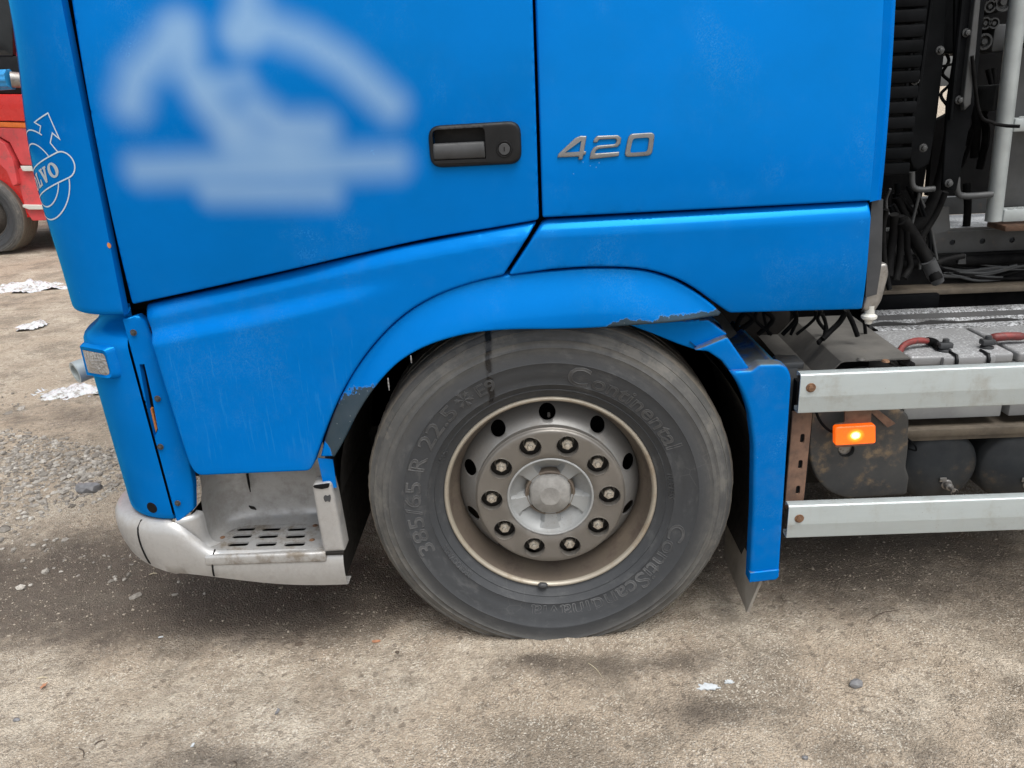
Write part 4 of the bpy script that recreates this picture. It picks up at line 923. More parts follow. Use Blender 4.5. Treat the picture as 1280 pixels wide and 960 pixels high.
# post at the wheel side
pp = XZ([(389, 607), (413, 603.5), (418, 622), (431, 690), (404, 692), (396, 650)], -0.006)
post = panel('step_post', fillet([(*pp[0], 0.012), (*pp[1], 0.012), (*pp[2], 0.0), (*pp[3], 0.006), (*pp[4], 0.006), (*pp[5], 0.0)]), 'silver', T, lambda x, z: -0.006+0.0*x, 0.012, 0.012, 0.045)
m = MB(); tpz = XZ([(391, 607.5), (412, 604.5), (411, 609.5), (402, 611.5), (393, 610)], -0.008); m.prism(fillet([(*p, 0.004) for p in tpz]), -0.0083, -0.003); m.build('post_hollow', 'dark', post, 0)
cc = PY(409, 623, -0.007); m = MB(); m.prism(spl([(cc[0]+a*0.010, cc[2]+b*0.011) for a, b in ((-1, .2), (-.5, .9), (.2, .7), (.9, 1), (1, 0), (.6, -1), (0, -.7), (-.7, -.9))], 3, True), -0.0074, -0.004); m.build('paint_scar', 'greyplastic', post, 0)
m = MB(); a = PY(404, 692, -0.004); b = PY(430, 689.5, -0.004); m.box((a[0], -0.0095, a[2]-0.004), (b[0], 0.0, a[2]+0.006), 0.003); m.build('post_foot_joint', 'under', post, 30)
# ---- tube and fog lamp out front
m = MB(); e0 = Vector(PY(94, 466, 0.30)); dr = Vector((0.62, 0.75, 0.12)).normalized()
for r_ in (0.034,):
    A = [e0+dr*t for t in (0, 0.45)]; m.tube(A, 0.034, 20, False); m.tube(A, 0.025, 20, False)
    s1 = MB(); s1.tube([e0, e0+dr*0.0005], [0.034, 0.025], 20, False); m.add(s1.v, s1.f)
m.build('front_tube', 'alu', T, 40)
m = MB(); p = e0+dr*0.12; m.box((p.x-0.02, p.y, p.z-0.05), (p.x+0.06, p.y+0.1, p.z+0.03), 0.01); m.build('tube_bracket', 'greyplastic', T, 30)
p = PY(137, 575, 0.24); m = MB(); m.box((p[0]+0.012, 0.26, p[2]-0.05), (p[0]+0.10, 0.36, p[2]+0.03), 0.015); m.build('front_hook', 'black', T, 30)
m = MB(); m.box((-1.235, 0.30, 0.46), (-1.0, 2.2, 1.0), 0.02); m.build('front_grille', 'black', T, 30)

# ================================================================== FRONT WHEEL (local: axle along Y, centre at origin)
def copy_tree(o, parent, loc=None):
    c = o.copy(); COL.objects.link(c); c.parent = parent
    if loc: c.location = loc
    for ch in list(o.children): copy_tree(ch, c)
    return c
wheel = bpy.data.objects.new('front_wheel', None); COL.objects.link(wheel); wheel.parent = T; wheel.location = (WHX, 0, WHZ); wheel.empty_display_size = 0.1
FLAT = WHZ-0.034
tprof = [(0.292, 0.075), (0.297, 0.056), (0.302, 0.048), (0.306, 0.0445), (0.309, 0.044), (0.311, 0.0425), (0.325, 0.033), (0.327, 0.0305), (0.329, 0.0320), (0.345, 0.0215), (0.3465, 0.0195), (0.3485, 0.0205), (0.370, 0.012), (0.392, 0.0065), (0.410, 0.004),
         (0.412, 0.0025), (0.4145, 0.0037), (0.436, 0.004), (0.452, 0.0065), (0.4535, 0.0055), (0.456, 0.0078), (0.470, 0.0125), (0.4715, 0.0115), (0.474, 0.0145), (0.485, 0.0195), (0.495, 0.0255), (0.4965, 0.0245), (0.499, 0.028),
         (0.507, 0.0345), (0.5095, 0.0375), (0.5075, 0.0405), (0.5105, 0.0425), (0.5165, 0.050), (0.520, 0.062), (0.5215, 0.085), (0.5225, 0.105), (0.515, 0.1065), (0.515, 0.116), (0.523, 0.1175), (0.524, 0.16), (0.516, 0.162), (0.516, 0.172), (0.5245, 0.174), (0.5245, 0.24),
         (0.516, 0.242), (0.516, 0.252), (0.524, 0.254), (0.522, 0.32), (0.518, 0.355), (0.509, 0.372), (0.48, 0.392), (0.43, 0.404), (0.36, 0.395), (0.31, 0.37), (0.292, 0.345)]
def tyre_mesh(name, parent, flat=FLAT, seg=220):
    m = MB(); m.lathe(tprof, seg); V = np.array(m.v)
    ang = np.arctan2(V[:, 2], V[:, 0]); r = np.hypot(V[:, 0], V[:, 2])
    # worn blocks and mud on the tread edge
    tr_ = sstep(r, 0.509, 0.516)
    nz = fbm(ang*40+100, V[:, 1]*90+9, 4, 31)-0.5; dr_ = tr_*nz*0.0065
    V[:, 0] += np.cos(ang)*dr_; V[:, 2] += np.sin(ang)*dr_
    low = V[:, 2] < -flat; ov = np.where(low, -flat-V[:, 2], 0); V[:, 2] = np.where(low, -flat, V[:, 2])
    bulge = 0.016*np.exp(-((ang+math.pi/2)/0.42)**2)*np.exp(-((r-0.45)/0.05)**2)
    V[:, 1] += np.where(V[:, 1] < 0.2, -bulge, bulge)
    return link(name, V, m.f, 'rubber', parent, 60)
tyre = tyre_mesh('tyre', wheel)
def tyre_y(r): return float(np.interp(r, [p[0] for p in tprof[4:28]], [p[1] for p in tprof[4:28]]))
def fan(name, txt, r0, hgt, a0, a1, wide=1.0, depth=0.0009):
    """raised lettering round the sidewall, tops outward, reading clockwise from angle a0 to a1 (degrees)"""
    cu = bpy.data.curves.new('lettering', 'FONT'); cu.body = txt; cu.resolution_u = 3; cu.size = 1.0
    to = bpy.data.objects.new('lettering', cu); COL.objects.link(to)
    out = []
    for mode in ('FRONT', 'NONE'):
        cu.fill_mode = mode; cu.bevel_depth = 0.0 if mode == 'FRONT' else 0.016; cu.bevel_resolution = 1; cu.extrude = 0.0
        bpy.context.view_layer.update(); dg = bpy.context.evaluated_depsgraph_get(); e = to.evaluated_get(dg); me = e.to_mesh()
        out.append(([v.co[:] for v in me.vertices], [tuple(p.vertices) for p in me.polygons])); e.to_mesh_clear()
    bpy.data.objects.remove(to); bpy.data.curves.remove(cu)
    P = np.array(out[0][0]); x0, x1 = P[:, 0].min(), P[:, 0].max(); k = hgt/0.72
    span = R(a0-a1); V = []; F = []
    for (vs_, fs_), up in zip(out, (0.0004, 0.0010)):
        b = len(V)
        for x, y, z in vs_:
            a = R(a0)-span*(x-x0)/(x1-x0); rr = r0+y*k; V.append((rr*math.cos(a), tyre_y(rr)-up-z*0.05, rr*math.sin(a)))
        F += [tuple(i+b for i in f) for f in fs_]
    return link(name, V, F, 'rubber_letter', tyre_parent, 0)
tyre_parent = wheel
fan('tyre_lettering', '385/65 R 22.5', 0.365, 0.044, 203, 131)
fan('tyre_lettering', 'E9', 0.368, 0.036, 119, 111)
fan('tyre_lettering', 'ontinental', 0.352, 0.046, 71, 24)
fan('tyre_lettering', 'C', 0.350, 0.058, 81.5, 73)
fan('tyre_lettering', 'ContiScandinavia', 0.352, 0.044, -14, -101)
fan('tyre_lettering', 'M+S', 0.318, 0.018, 158, 151)
fan('tyre_lettering', 'REGROOVABLE', 0.334, 0.015, 225, 204)
fan('tyre_lettering', 'TUBELESS', 0.332, 0.015, 12, -2)
# snowflake mark
m = MB(); ca = R(125); cr = 0.388; cx, cz = cr*math.cos(ca), cr*math.sin(ca)
for k in range(6):
    a = k*math.pi/3+0.2; pts = [(cx+math.cos(a)*t, cz+math.sin(a)*t) for t in (0.003, 0.024)]
    segs = [pts]+[[(cx+math.cos(a)*t, cz+math.sin(a)*t), (cx+math.cos(a)*(t+0.006)+math.cos(a+sg)*0.006, cz+math.sin(a)*(t+0.006)+math.sin(a+sg)*0.006)] for t in (0.010, 0.016) for sg in (1.0, -1.0)]
    for s_ in segs:
        m.tube([(p[0], tyre_y(math.hypot(*p))-0.0006, p[1]) for p in s_], 0.0012, 5)
m.build('tyre_lettering', 'rubber_letter', wheel, 0)
# rim
m = MB(); m.lathe([(0.302, 0.060), (0.3025, 0.046), (0.3005, 0.0415), (0.2965, 0.0400), (0.2925, 0.0420), (0.2895, 0.047), (0.2885, 0.051)], 128); m.build('rim_flange', 'rim_lip', wheel, 50)
m = MB(); m.lathe([(0.2885, 0.051), (0.287, 0.056), (0.2835, 0.070), (0.2795, 0.082), (0.272, 0.094), (0.266, 0.106), (0.2635, 0.125), (0.263, 0.160), (0.262, 0.30)], 128); m.build('rim_barrel', 'rim_barrel', wheel, 50)
# disc with hand holes (flattened cone mapped round the axle)
s_len = 0.075; RM = 0.235
def cone(a, y, b):    # a: arc at RM, b: 0 (inner, front) .. s_len (outer, back)
    ang = a/RM; t = b/s_len; rr = 0.207+0.058*t; yy = 0.060+0.075*t**1.35+y
    return (rr*math.cos(ang), yy, rr*math.sin(ang))
holes = [[(p[0], p[1]) for p in circ(RM*R(18+36*k), 0.040, 0.0235, 20)] for k in range(10)]
off = RM*R(0.0)
panel('wheel_disc', [(0, 0), (RM*2*math.pi, 0), (RM*2*math.pi, s_len), (0, s_len)], 'disc', wheel, 0.0, 0.012, 0.0, 0.010, holes=holes, mapf=cone, smooth=50)
m = MB(); m.lathe([(0.262, 0.24), (0.0, 0.24)], 48); m.build('brake_drum', 'dark', wheel, 0)
m = MB(); m.lathe([(0.12, 0.105), (0.205, 0.085)], 64); m.build('disc_face', 'disc', wheel, 0)
# trim ring with nut openings
nh = [circ(0.1665*math.cos(R(36*k)), 0.1665*math.sin(R(36*k)), 0.0305, 22) for k in range(10)]
ringo = circ(0, 0, 0.213, 110); ringi = circ(0, 0, 0.121, 72)
V, F, dd, loops = sheet(ringo, [ringi]+nh, 0.016, 0.008, 0.012)
rr = np.hypot(V[:, 0], V[:, 1]); yv = 0.032+0.010*sstep(rr, 0.203, 0.213)**2+0.006*(1-sstep(rr, 0.120, 0.130))
P = [(a, y, b) for (a, b), y in zip(V, yv)]; Fs = [tuple(f) for f in F]
for li, lp in enumerate(loops):
    b = len(P); L = len(lp); dp = 0.035 if li == 0 else (0.012 if li == 1 else 0.020)
    P += [(P[i][0]*(1.0 if li else 1.0), P[i][1]+dp, P[i][2]) for i in lp]; Fs += [(lp[i], lp[(i+1) % L], b+(i+1) % L, b+i) for i in range(L)]
m = MB(); m.add(P, Fs); m.build('trim_ring', 'nut_ring', wheel, 40)
# bright bead round the ring's inner edge and nut openings
m = MB(); m.tube([(0.1195*math.cos(R(a)), 0.0375, 0.1195*math.sin(R(a))) for a in range(0, 361, 3)], 0.0038, 8, False)
m.build('ring_bead', 'hub', wheel, 180)
for k in range(10):
    cx, cz = 0.1665*math.cos(R(36*k)), 0.1665*math.sin(R(36*k)); m = MB()
    m.lathe([(0.0305, 0.0325), (0.0312, 0.0306), (0.0322, 0.0306), (0.0328, 0.0322)], 24, (cx, 0, cz)); m.build('nut_opening_rim', 'nut_ring', wheel, 50)
    m = MB(); tw = random.uniform(0, 1)
    m.lathe([(0.016, 0.066), (0.0205, 0.068), (0.021, 0.080)], 20, (cx, 0, cz))
    m.prism(circ(cx, cz, 0.0158, 6, tw), 0.070, 0.043); m.lathe([(0.0, 0.041), (0.0128, 0.0415), (0.0150, 0.045)], 18, (cx, 0, cz))
    m.lathe([(0, 0.031), (0.0068, 0.0315), (0.0080, 0.034), (0.0080, 0.043)], 12, (cx, 0, cz))
    m.build('wheel_nut', 'nut', wheel, 30)
m = MB(); m.lathe([(0.205, 0.080), (0.115, 0.080)], 60); m.build('nut_seat', 'seat_brown', wheel, 0)
# hub bowl with ribs, and cap
m = MB(); m.lathe([(0.121, 0.040), (0.117, 0.050), (0.108, 0.062), (0.094, 0.072), (0.080, 0.080), (0.068, 0.090)], 72); m.build('hub_bowl', 'hub', wheel, 50)
for a in (-90, -162, 162-180+0, 126, 54):
    a = {-90: -90, -162: 200, -18: -20, 126: 130, 54: 50}.get(a, a)
    m = MB(); ca, sa = math.cos(R(a)), math.sin(R(a))
    def rp(r_, w_, y_): return (r_*ca-w_*sa, y_, r_*sa+w_*ca)
    m.add([rp(0.060, -0.014, 0.062), rp(0.060, 0.014, 0.062), rp(0.094, 0.020, 0.060), rp(0.094, -0.020, 0.060), rp(0.117, 0.030, 0.054), rp(0.117, -0.030, 0.054),
           rp(0.060, -0.028, 0.094), rp(0.060, 0.028, 0.094), rp(0.094, 0.034, 0.074), rp(0.094, -0.034, 0.074), rp(0.1185, 0.042, 0.052), rp(0.1185, -0.042, 0.052)],
          [(0, 1, 2, 3), (3, 2, 4, 5), (1, 7, 8, 2), (2, 8, 10, 4), (0, 3, 9, 6), (3, 5, 11, 9), (0, 6, 7, 1)]); m.build('hub_rib', 'hub', wheel, 25)
m = MB(); m.lathe([(0.072, 0.100), (0.072, 0.066), (0.0705, 0.0625), (0.066, 0.061), (0.0645, 0.064), (0.061, 0.064)], 64); m.build('hub_collar', 'rim_barrel', wheel, 40)
m = MB(); hx = []
for r_, y_ in ((0.063, 0.066), (0.060, 0.052), (0.054, 0.046), (0.030, 0.0435), (0.0285, 0.0420), (0.012, 0.042), (0.0, 0.0425)):
    hx.append([(r_*(1-0.055*max(0, math.cos(4*t))*(1 if r_ > 0.04 else 0))*math.cos(t), y_, r_*(1-0.055*max(0, math.cos(4*t))*(1 if r_ > 0.04 else 0))*math.sin(t)) for t in np.linspace(0, 2*math.pi, 48, endpoint=False)])
m.add([p for ring in hx for p in ring], [(i*48+j, i*48+(j+1) % 48, (i+1)*48+(j+1) % 48, (i+1)*48+j) for i in range(6) for j in range(48)]); m.build('hub_cap', 'hubcap_mud', wheel, 40)
# clip-on balance weight
bw = R(-96); m = MB()
pts = [(0.294*math.cos(bw+t), 0.036, 0.294*math.sin(bw+t)) for t in np.linspace(-0.05, 0.05, 7)]; m.tube(pts, [0.004, 0.0085, 0.0095, 0.0095, 0.0095, 0.0085, 0.004], 8); m.build('balance_weight', 'greyplastic', wheel, 50)
vs_ = MB(); vs_.tube([(0.004, 0.10, 0.232), (0.004, 0.088, 0.226)], 0.004, 8); vs_.build('tyre_valve', 'steel', wheel, 40)
# the other wheels, plain, on the far side and on the rear axle
def plain_wheel(name, loc):
    w_ = bpy.data.objects.new(name, None); COL.objects.link(w_); w_.parent = T; w_.location = loc; w_.empty_display_size = 0.1
    t_ = tyre.copy(); t_.name = 'tyre'; COL.objects.link(t_); t_.parent = w_
    m = MB(); m.lathe([(0.30, 0.05), (0.28, 0.08), (0.262, 0.12), (0.21, 0.06), (0.12, 0.05), (0.0, 0.05)], 48); m.build('rim', 'disc', w_, 40)
plain_wheel('front_wheel', (WHX, 2.03, WHZ)); plain_wheel('rear_wheel', (WHX+3.7, 0.02, WHZ)); plain_wheel('rear_wheel', (WHX+3.7, 2.03, WHZ))
# icicle of water hanging from the arch lip
# (thin beads on the lip are part of the flare)
for u, v, l in ((485.5, 478, 0.022), (514, 450, 0.008)):
    p = PY(u, v, -0.034); m = MB(); m.tube([(p[0], p[1], p[2]+0.012), (p[0], p[1], p[2]-l*0.4), (p[0], p[1], p[2]-l)], [0.0018, 0.0022, 0.0012], 7); m.build('water_drip', 'lens', T, 60)

# ================================================================== CHASSIS SIDE (right of the wheel)
X1 = 2.9
def rail(name, z0, z1, x0, yf, mat='alu', depth=0.035, th=0.004):
    zm = z0+(z1-z0)*0.42; o = fillet([(yf, z0, 0.005), (yf, zm-0.004, 0), (yf-0.0006, zm-0.001, 0), (yf-0.0006, zm+0.002, 0), (yf-0.0003, zm+0.004, 0), (yf-0.0003, z1, 0.009), (yf+depth, z1, 0.006), (yf+depth, z1-0.012, 0), (yf+depth-th, z1-0.012, 0), (yf+depth-th, z1-th, 0), (yf+th, z1-th, 0), (yf+th, z0+th, 0), (yf+depth-th, z0+th, 0), (yf+depth-th, z0+0.012, 0), (yf+depth, z0+0.012, 0), (yf+depth, z0, 0.005)], 3)
    m = MB(); m.prism(o, x0, X1, 'yz'); return m.build(name, mat, T, 18)
ra, rb = PY(1000, 517, 0.0), PY(1000, 468.5, 0.0)
r1 = rail('side_guard_rail', ra[2], rb[2]+0.001, ra[0]-0.006, 0.0, depth=0.032)
rc, rd = PY(983, 673, -0.01), PY(985, 633, -0.01)
r2 = rail('side_guard_rail', rc[2], rd[2]+0.001, rc[0], -0.01, depth=0.032)
p = PY(1013.5, 484.5, 0); hexbolt('rail_bolt', (p[0], -0.001, p[2]), 0.0085, 'rustbolt', r1, 0.006)
p = PY(999, 648, -0.01); hexbolt('rail_bolt', (p[0], -0.011, p[2]), 0.0085, 'rustbolt', r2, 0.006)
# perforated strut
q = XZ([(991, 515), (1016, 514), (1004, 634), (981, 636)], 0.055)
hl = [slot(*XZ([(u, v)], 0.055)[0], 0.006, 0.0135) for u, v in ((1003, 548), (1000.5, 580.5), (997.5, 612.5))]
panel('perforated_strut', q, 'rust', T, 0.055, 0.03, 0.002, 0.006, holes=hl)
m = MB(); m.box((0.72, 0.062, 0.42), (0.77, 0.12, 0.80)); m.build('strut_channel', 'dark', T, 0)
# big bracket plate
BY = 0.11
q = XZ([(1010, 512), (1060, 510), (1118, 509), (1137, 518), (1136, 560), (1133, 585), (1137, 597), (1134, 619), (1060, 624), (1036, 616), (1018, 596), (1011, 570)], BY)
bl_ = XZ([(1058, 563)], BY)[0]
brk = panel('bracket_plate', fillet([(*q[0], 0), (*q[1], 0), (*q[2], 0.01), (*q[3], 0.02)]+[(*p, 0.008) for p in q[4:7]]+[(*q[7], 0.01), (*q[8], 0.02), (*q[9], 0.05), (*q[10], 0.04), (*q[11], 0.03)]), 'rustblack', T, lambda x, z: BY+0.0*x, 0.015, 0.008, 0.06, holes=[circ(*bl_, 0.023, 20)])
m = MB(); m.lathe([(0, 0.028), (0.017, 0.028), (0.021, 0.034), (0.03, 0.035)], 24, (bl_[0], BY-0.015, bl_[1])); m.build('bracket_bolt', 'steel', brk, 40)
tz = q[2][1]
panel('bracket_top', [(q[1][0]+0.03, BY+0.004), (q[3][0]-0.01, BY+0.004), (q[3][0]+0.0, BY+0.25), (q[1][0]+0.03, BY+0.25)], 'rustblack', T, 0.0, 0.03, 0.003, 0.006, holes=[circ(q[2][0]-0.012, BY+0.045, 0.012, 14)], mapf=lambda a, y, b: (a, b, tz+0.004-y))
m = MB(); ra_ = XZ([(1085, 512), (1096, 511), (1118, 528), (1108, 533)], BY-0.004); m.prism(ra_, BY-0.012, BY-0.002); m.build('bracket_gusset', 'rust', brk, 0)
# amber side marker
AY = 0.05
q = XZ([(1056, 512), (1090, 511), (1089, 526), (1092, 556), (1044, 560), (1043, 531), (1056, 528)], AY+0.012)
mk = panel('marker_mount', fillet([(*p, 0.006) for p in q]), 'rust', T, AY+0.012, 0.02, 0.002, 0.004)
c = np.mean(XZ([(1043, 533), (1094, 530), (1094, 553.5), (1043, 556.5)], AY), 0); tl = XZ([(1043, 533), (1094, 530), (1094, 553.5), (1043, 556.5)], AY)
V, F, dd, loops = sheet(fillet([(a-c[0], b-c[1], 0.008) for a, b in tl]), (), 0.006, 0.005)
t_ = np.clip(1-dd/0.005, 0, 1); P = [(a, -0.006+0.005*(1-math.sqrt(max(0, 1-t*t))), b) for (a, b), t in zip(V, t_)]; Fs = [tuple(f) for f in F]; lp = loops[0]; b_ = len(P)
P += [(P[i][0], 0.012, P[i][2]) for i in lp]; Fs += [(lp[i], lp[(i+1) % len(lp)], b_+(i+1) % len(lp), b_+i) for i in range(len(lp))]
m = MB(); m.add(P, Fs); m.build('amber_marker_lamp', 'amber', mk, 50, loc=(c[0], AY, c[1]))
m = MB(); m.tube(spl([PY(1019, 512, 0.08), PY(1025, 526, 0.075), PY(1034, 536, 0.07), PY(1043, 541, 0.065)], 5), 0.004, 8); m.build('lamp_wire', 'hose', mk, 60)
# folded cover plate beside the batteries
fp = [(0.735, 0.785), (0.80, 0.785), (0.815, 0.800), (0.848, 0.838), (0.858, 0.841), (1.035, 0.841), (1.035, 0.815)]
m = MB(); V = [(x, 0.10, z) for x, z in fp]+[(x+0.02, 0.55, z+0.0) for x, z in fp]+[(x, 0.10, z-0.004) for x, z in fp]
n = len(fp); F = [(i, i+1, n+i+1, n+i) for i in range(n-1)]+[(i, 2*n+i, 2*n+i+1, i+1) for i in range(n-1)]; m.add(V, F); cover = m.build('folded_cover', 'dusty', T, 30)
for u, v in ((1107, 452), (1076, 449.5)):
    p = PZ(u, v, 0.842); m = MB(); m.lathe([(0, -0.006), (0.008, -0.005), (0.011, 0.0)], 12); m.v = [(p[0]+a, p[1]+c_, 0.842-b) for a, b, c_ in m.v]; m.build('cover_bolt', 'rustbolt' if u > 1090 else 'dusty', cover, 40)
m = MB(); m.box((0.56, 0.30, 0.97), (0.60, 0.60, 1.02)); m.add(*[[(0.60, 0.12, 0.80), (0.66, 0.12, 0.80), (0.56, 0.62, 0.97), (0.50, 0.62, 0.97), (0.60, 0.12, 0.79), (0.66, 0.12, 0.79), (0.56, 0.62, 0.96), (0.50, 0.62, 0.96)], [(0, 1, 2, 3), (4, 5, 6, 7), (0, 1, 5, 4), (1, 2, 6, 5), (0, 3, 7, 4)]]); m.build('mudguard_stay', 'dusty', T, 0)
m = MB(); m.box((0.70, 0.09, 0.60), (0.73, 0.15, 0.83), 0.004); m.box((0.68, 0.09, 0.825), (0.745, 0.16, 0.845), 0.004); m.build('stay_bracket', 'frame', T, 30)
# batteries
def battery(x0, x1):
    y0 = 0.215; zt_ = 0.803
    m = MB(); m.box((x0+0.006, y0+0.006, 0.603), (x1-0.006, y0+0.27, zt_-0.06), 0.006); b = m.build('battery', 'battery', T, 35)
    m = MB(); m.box((x0+0.002, y0+0.002, zt_-0.059), (x1-0.002, y0+0.274, zt_-0.047), 0.004); m.box((x0, y0, zt_-0.044), (x1, y0+0.276, zt_-0.032), 0.004); m.box((x0+0.004, y0+0.004, zt_-0.048), (x1-0.004, y0+0.27, zt_-0.04)); m.build('battery_lip', 'battery', b, 35)
    m = MB(); m.box((x0+0.002, y0+0.002, zt_-0.031), (x1-0.002, y0+0.274, zt_), 0.008, 3); w_ = x1-x0; m.box((x0+0.30*w_, y0-0.012, zt_-0.034), (x0+0.80*w_, y0+0.02, zt_-0.002), 0.006); m.build('battery_lid', 'frost_batt', b, 35)
    for fx_ in (0.42, 0.72):
        m = MB(); px = x0+fx_*w_; m.tube([(px, y0+0.03, zt_+0.002), (px, y0-0.010, zt_+0.003), (px, y0-0.017, zt_-0.012), (px, y0-0.015, zt_-0.04)], 0.005, 7); m.build('battery_clip', 'black', b, 60)
    return b
bx = PY(1150, 470, 0.185)[0]
b1 = battery(1.093, 1.393); b2 = battery(1.402, 1.702); b3 = battery(1.711, 2.011)
def terminal(u, v, par):
    p = PZ(u, v, 0.81); m = MB(); m.lathe([(0, -0.03), (0.009, -0.03), (0.010, 0.0), (0.018, 0.002), (0.020, 0.016), (0.026, 0.020)], 14); m.v = [(p[0]+a, p[1]+c_, 0.810-b) for a, b, c_ in m.v]; m.box((p[0]-0.02, p[1]-0.013, 0.813), (p[0]+0.018, p[1]+0.013, 0.830), 0.004); m.build('battery_terminal', 'greyplastic', par, 35); return p
p = terminal(1181, 436, b1)
pa = [PY(1139, 458, 0.20), PY(1128, 452, 0.21), PY(1124, 442, 0.24), PY(1131, 431, 0.27), PY(1145, 426, 0.29), PY(1159, 426, 0.30)]
m = MB(); m.tube(spl(pa, 6), 0.0095, 10); m.build('battery_cable', 'red_cable', b1, 60)
m = MB(); m.tube(spl([pa[-1], PY(1168, 428.5, 0.305), (p[0]-0.015, p[1], 0.813)], 5), [0.012]*8+[0.010]*3, 10); m.build('cable_sleeve', 'hose', b1, 60)
m = MB(); m.tube([PY(1140, 458, 0.20), PY(1128, 452, 0.20), PY(1125, 447, 0.23)], 0.0125, 10); m.build('cable_sleeve', 'hose', b1, 60)
p = terminal(1234, 432, b1)
m = MB(); m.tube(spl([(p[0], p[1], 0.826), PY(1237, 424, 0.30), PY(1246, 421.5, 0.30), PY(1262, 420.5, 0.30), PY(1285, 421, 0.30), PY(1320, 425, 0.3)], 5), [0.010]*8+[0.013]*11+[0.009]*7, 10); m.build('battery_cable', 'red_cable', b1, 60)
# battery shelf and covers behind
m = MB(); m.box((1.04, 0.15, 0.578), (X1, 0.175, 0.602), 0.003); m.box((1.04, 0.165, 0.56), (X1, 0.72, 0.577), 0.002); m.build('battery_shelf', 'plank', T, 30)
def ledge(name, z, y, x0, hgt):
    pr = [(y, z-hgt), (y, z-hgt*0.45), (y+0.02, z-hgt*0.38), (y+0.025, z-hgt*0.08), (y+0.035, z), (y+0.075, z), (y+0.075, z-hgt)]
    m = MB(); xs = np.arange(x0, X1, 0.05); rows = []
    for i, x in enumerate(xs):
        j = 0.004*math.sin(i*1.7)+0.003*random.uniform(-1, 1); rows.append([(x, a, b+(j if k in (0, 1) else 0)) for k, (a, b) in enumerate(pr)])
    n = len(pr); m.add([p for r_ in rows for p in r_], [(i*n+j, (i+1)*n+j, (i+1)*n+j+1, i*n+j+1) for i in range(len(rows)-1) for j in range(n-1)]+[tuple(range(n))]); return m.build(name, 'frost_dark', T, 30)
ledge('battery_cover_ledge', PY(1200, 410, 0.50)[2], 0.48, PY(1104, 412, 0.48)[0], 0.05); ledge('battery_cover_ledge', PY(1200, 388, 0.61)[2], 0.58, PY(1088, 395, 0.58)[0], 0.055)
# air tanks (axis along Y)
for u in (1179, 1281):
    c = XZ([(u, 589)], 0.17)[0]; m = MB(); rt_ = 0.118
    pr = [(0.0, 0.0)]+[(rt_*math.sin(t), 0.045*(1-math.cos(t))+0.0) for t in np.linspace(0.12, 1.35, 10)]+[(rt_, 0.055), (rt_+0.0008, 0.06), (rt_, 0.066), (rt_, 0.66), (rt_*0.6, 0.70), (0, 0.71)]
    m.lathe(pr, 56, (c[0], 0.17, c[1])); tk = m.build('air_tank', 'tank', T, 60)
    d_ = XZ([(u+5, 606)], 0.17)[0]; m = MB(); m.lathe([(0, -0.04), (0.006, -0.04), (0.0065, -0.02), (0.011, -0.018), (0.0125, -0.002), (0.016, 0.0), (0.017, 0.018)], 14, (d_[0], 0.172, d_[1])); m.box((d_[0]-0.026, 0.165, d_[1]+0.012), (d_[0]-0.006, 0.17, d_[1]+0.026), 0.002)
    m.tube([(d_[0]+0.004+0.010*math.cos(t), 0.134, d_[1]-0.006+0.010*math.sin(t)) for t in np.linspace(0, 5.6, 14)], 0.0012, 5); m.build('drain_valve', 'steel', tk, 35)
m = MB(); m.box((1.0, 0.36, 0.40), (X1, 0.95, 0.52)); m.build('tank_cradle', 'dark', T, 0)
p0 = PY(1133, 545, 0.15); m = MB(); m.tube(spl([PY(1134, 548, 0.14), PY(1143, 556, 0.14), PY(1145, 563, 0.14), PY(1136, 561, 0.14)], 4), 0.003, 6); m.build('wire_hook', 'blackmetal', T, 60)
# chassis frame rails
FY = 0.80
fz0, fz1 = PY(1230, 315, FY)[2], PY(1230, 287, FY)[2]
m = MB()
fh = [circ(*XZ([(u, v)], FY)[0], 0.010, 14) for u, v in ((1190.5, 303), (1228, 301.5), (1265, 300))]
fr = panel('chassis_rail', [(0.4, fz0), (4.6, fz0), (4.6, fz1), (0.4, fz1)], 'frame', T, FY, 0.2, 0.004, 0.008, holes=fh)
m.box((0.4, FY+0.01, fz1-0.002), (4.6, FY+0.30, fz1+0.008)); m.build('rail_top_flange', 'frost_frame', T, 0)
m = MB(); m.box((0.4, FY+0.01, fz0-0.004), (4.6, FY+0.09, fz0+0.004)); m.box((0.4, FY+0.09, fz0-0.5), (4.6, FY+0.6, fz0+0.0)); m.build('chassis_core', 'dark', T, 0)
m = MB(); m.box((0.4, 1.65, fz0), (4.6, 1.72, fz1)); m.box((4.0, 0.9, fz0), (4.1, 1.65, fz1)); m.build('far_chassis_rail', 'frame', T, 0)
pz = PY(1230, 324, FY-0.02)[2]; m = MB(); m.tube([(1.22, FY-0.03, pz), (X1, FY-0.03, pz)], 0.018, 10); m.build('chassis_pipe', 'hose', T, 60)
q = XZ([(1200, 318), (1207, 318), (1207, 330), (1197, 330)], FY-0.055); m = MB(); m.prism(q, FY-0.057, FY-0.05); m.build('pipe_clip', 'frame', T, 0)
pz = PY(1200, 363, 0.72)[2]; m = MB(); m.box((0.95, 0.715, pz-0.012), (X1, 0.80, pz+0.010), 0.004); m.build('timber_rail', 'plank', T, 30)
pz = PY(1200, 372, 0.75)[2]; m = MB(); m.box((0.92, 0.79, 0.50), (X1, 0.86, fz0)); m.build('inner_wall', 'dark', T, 0)
m = MB(); m.box((1.16, 0.70, 0.80), (1.42, 0.78, 0.862), 0.01); m.build('control_box', 'blackmetal', T, 30)

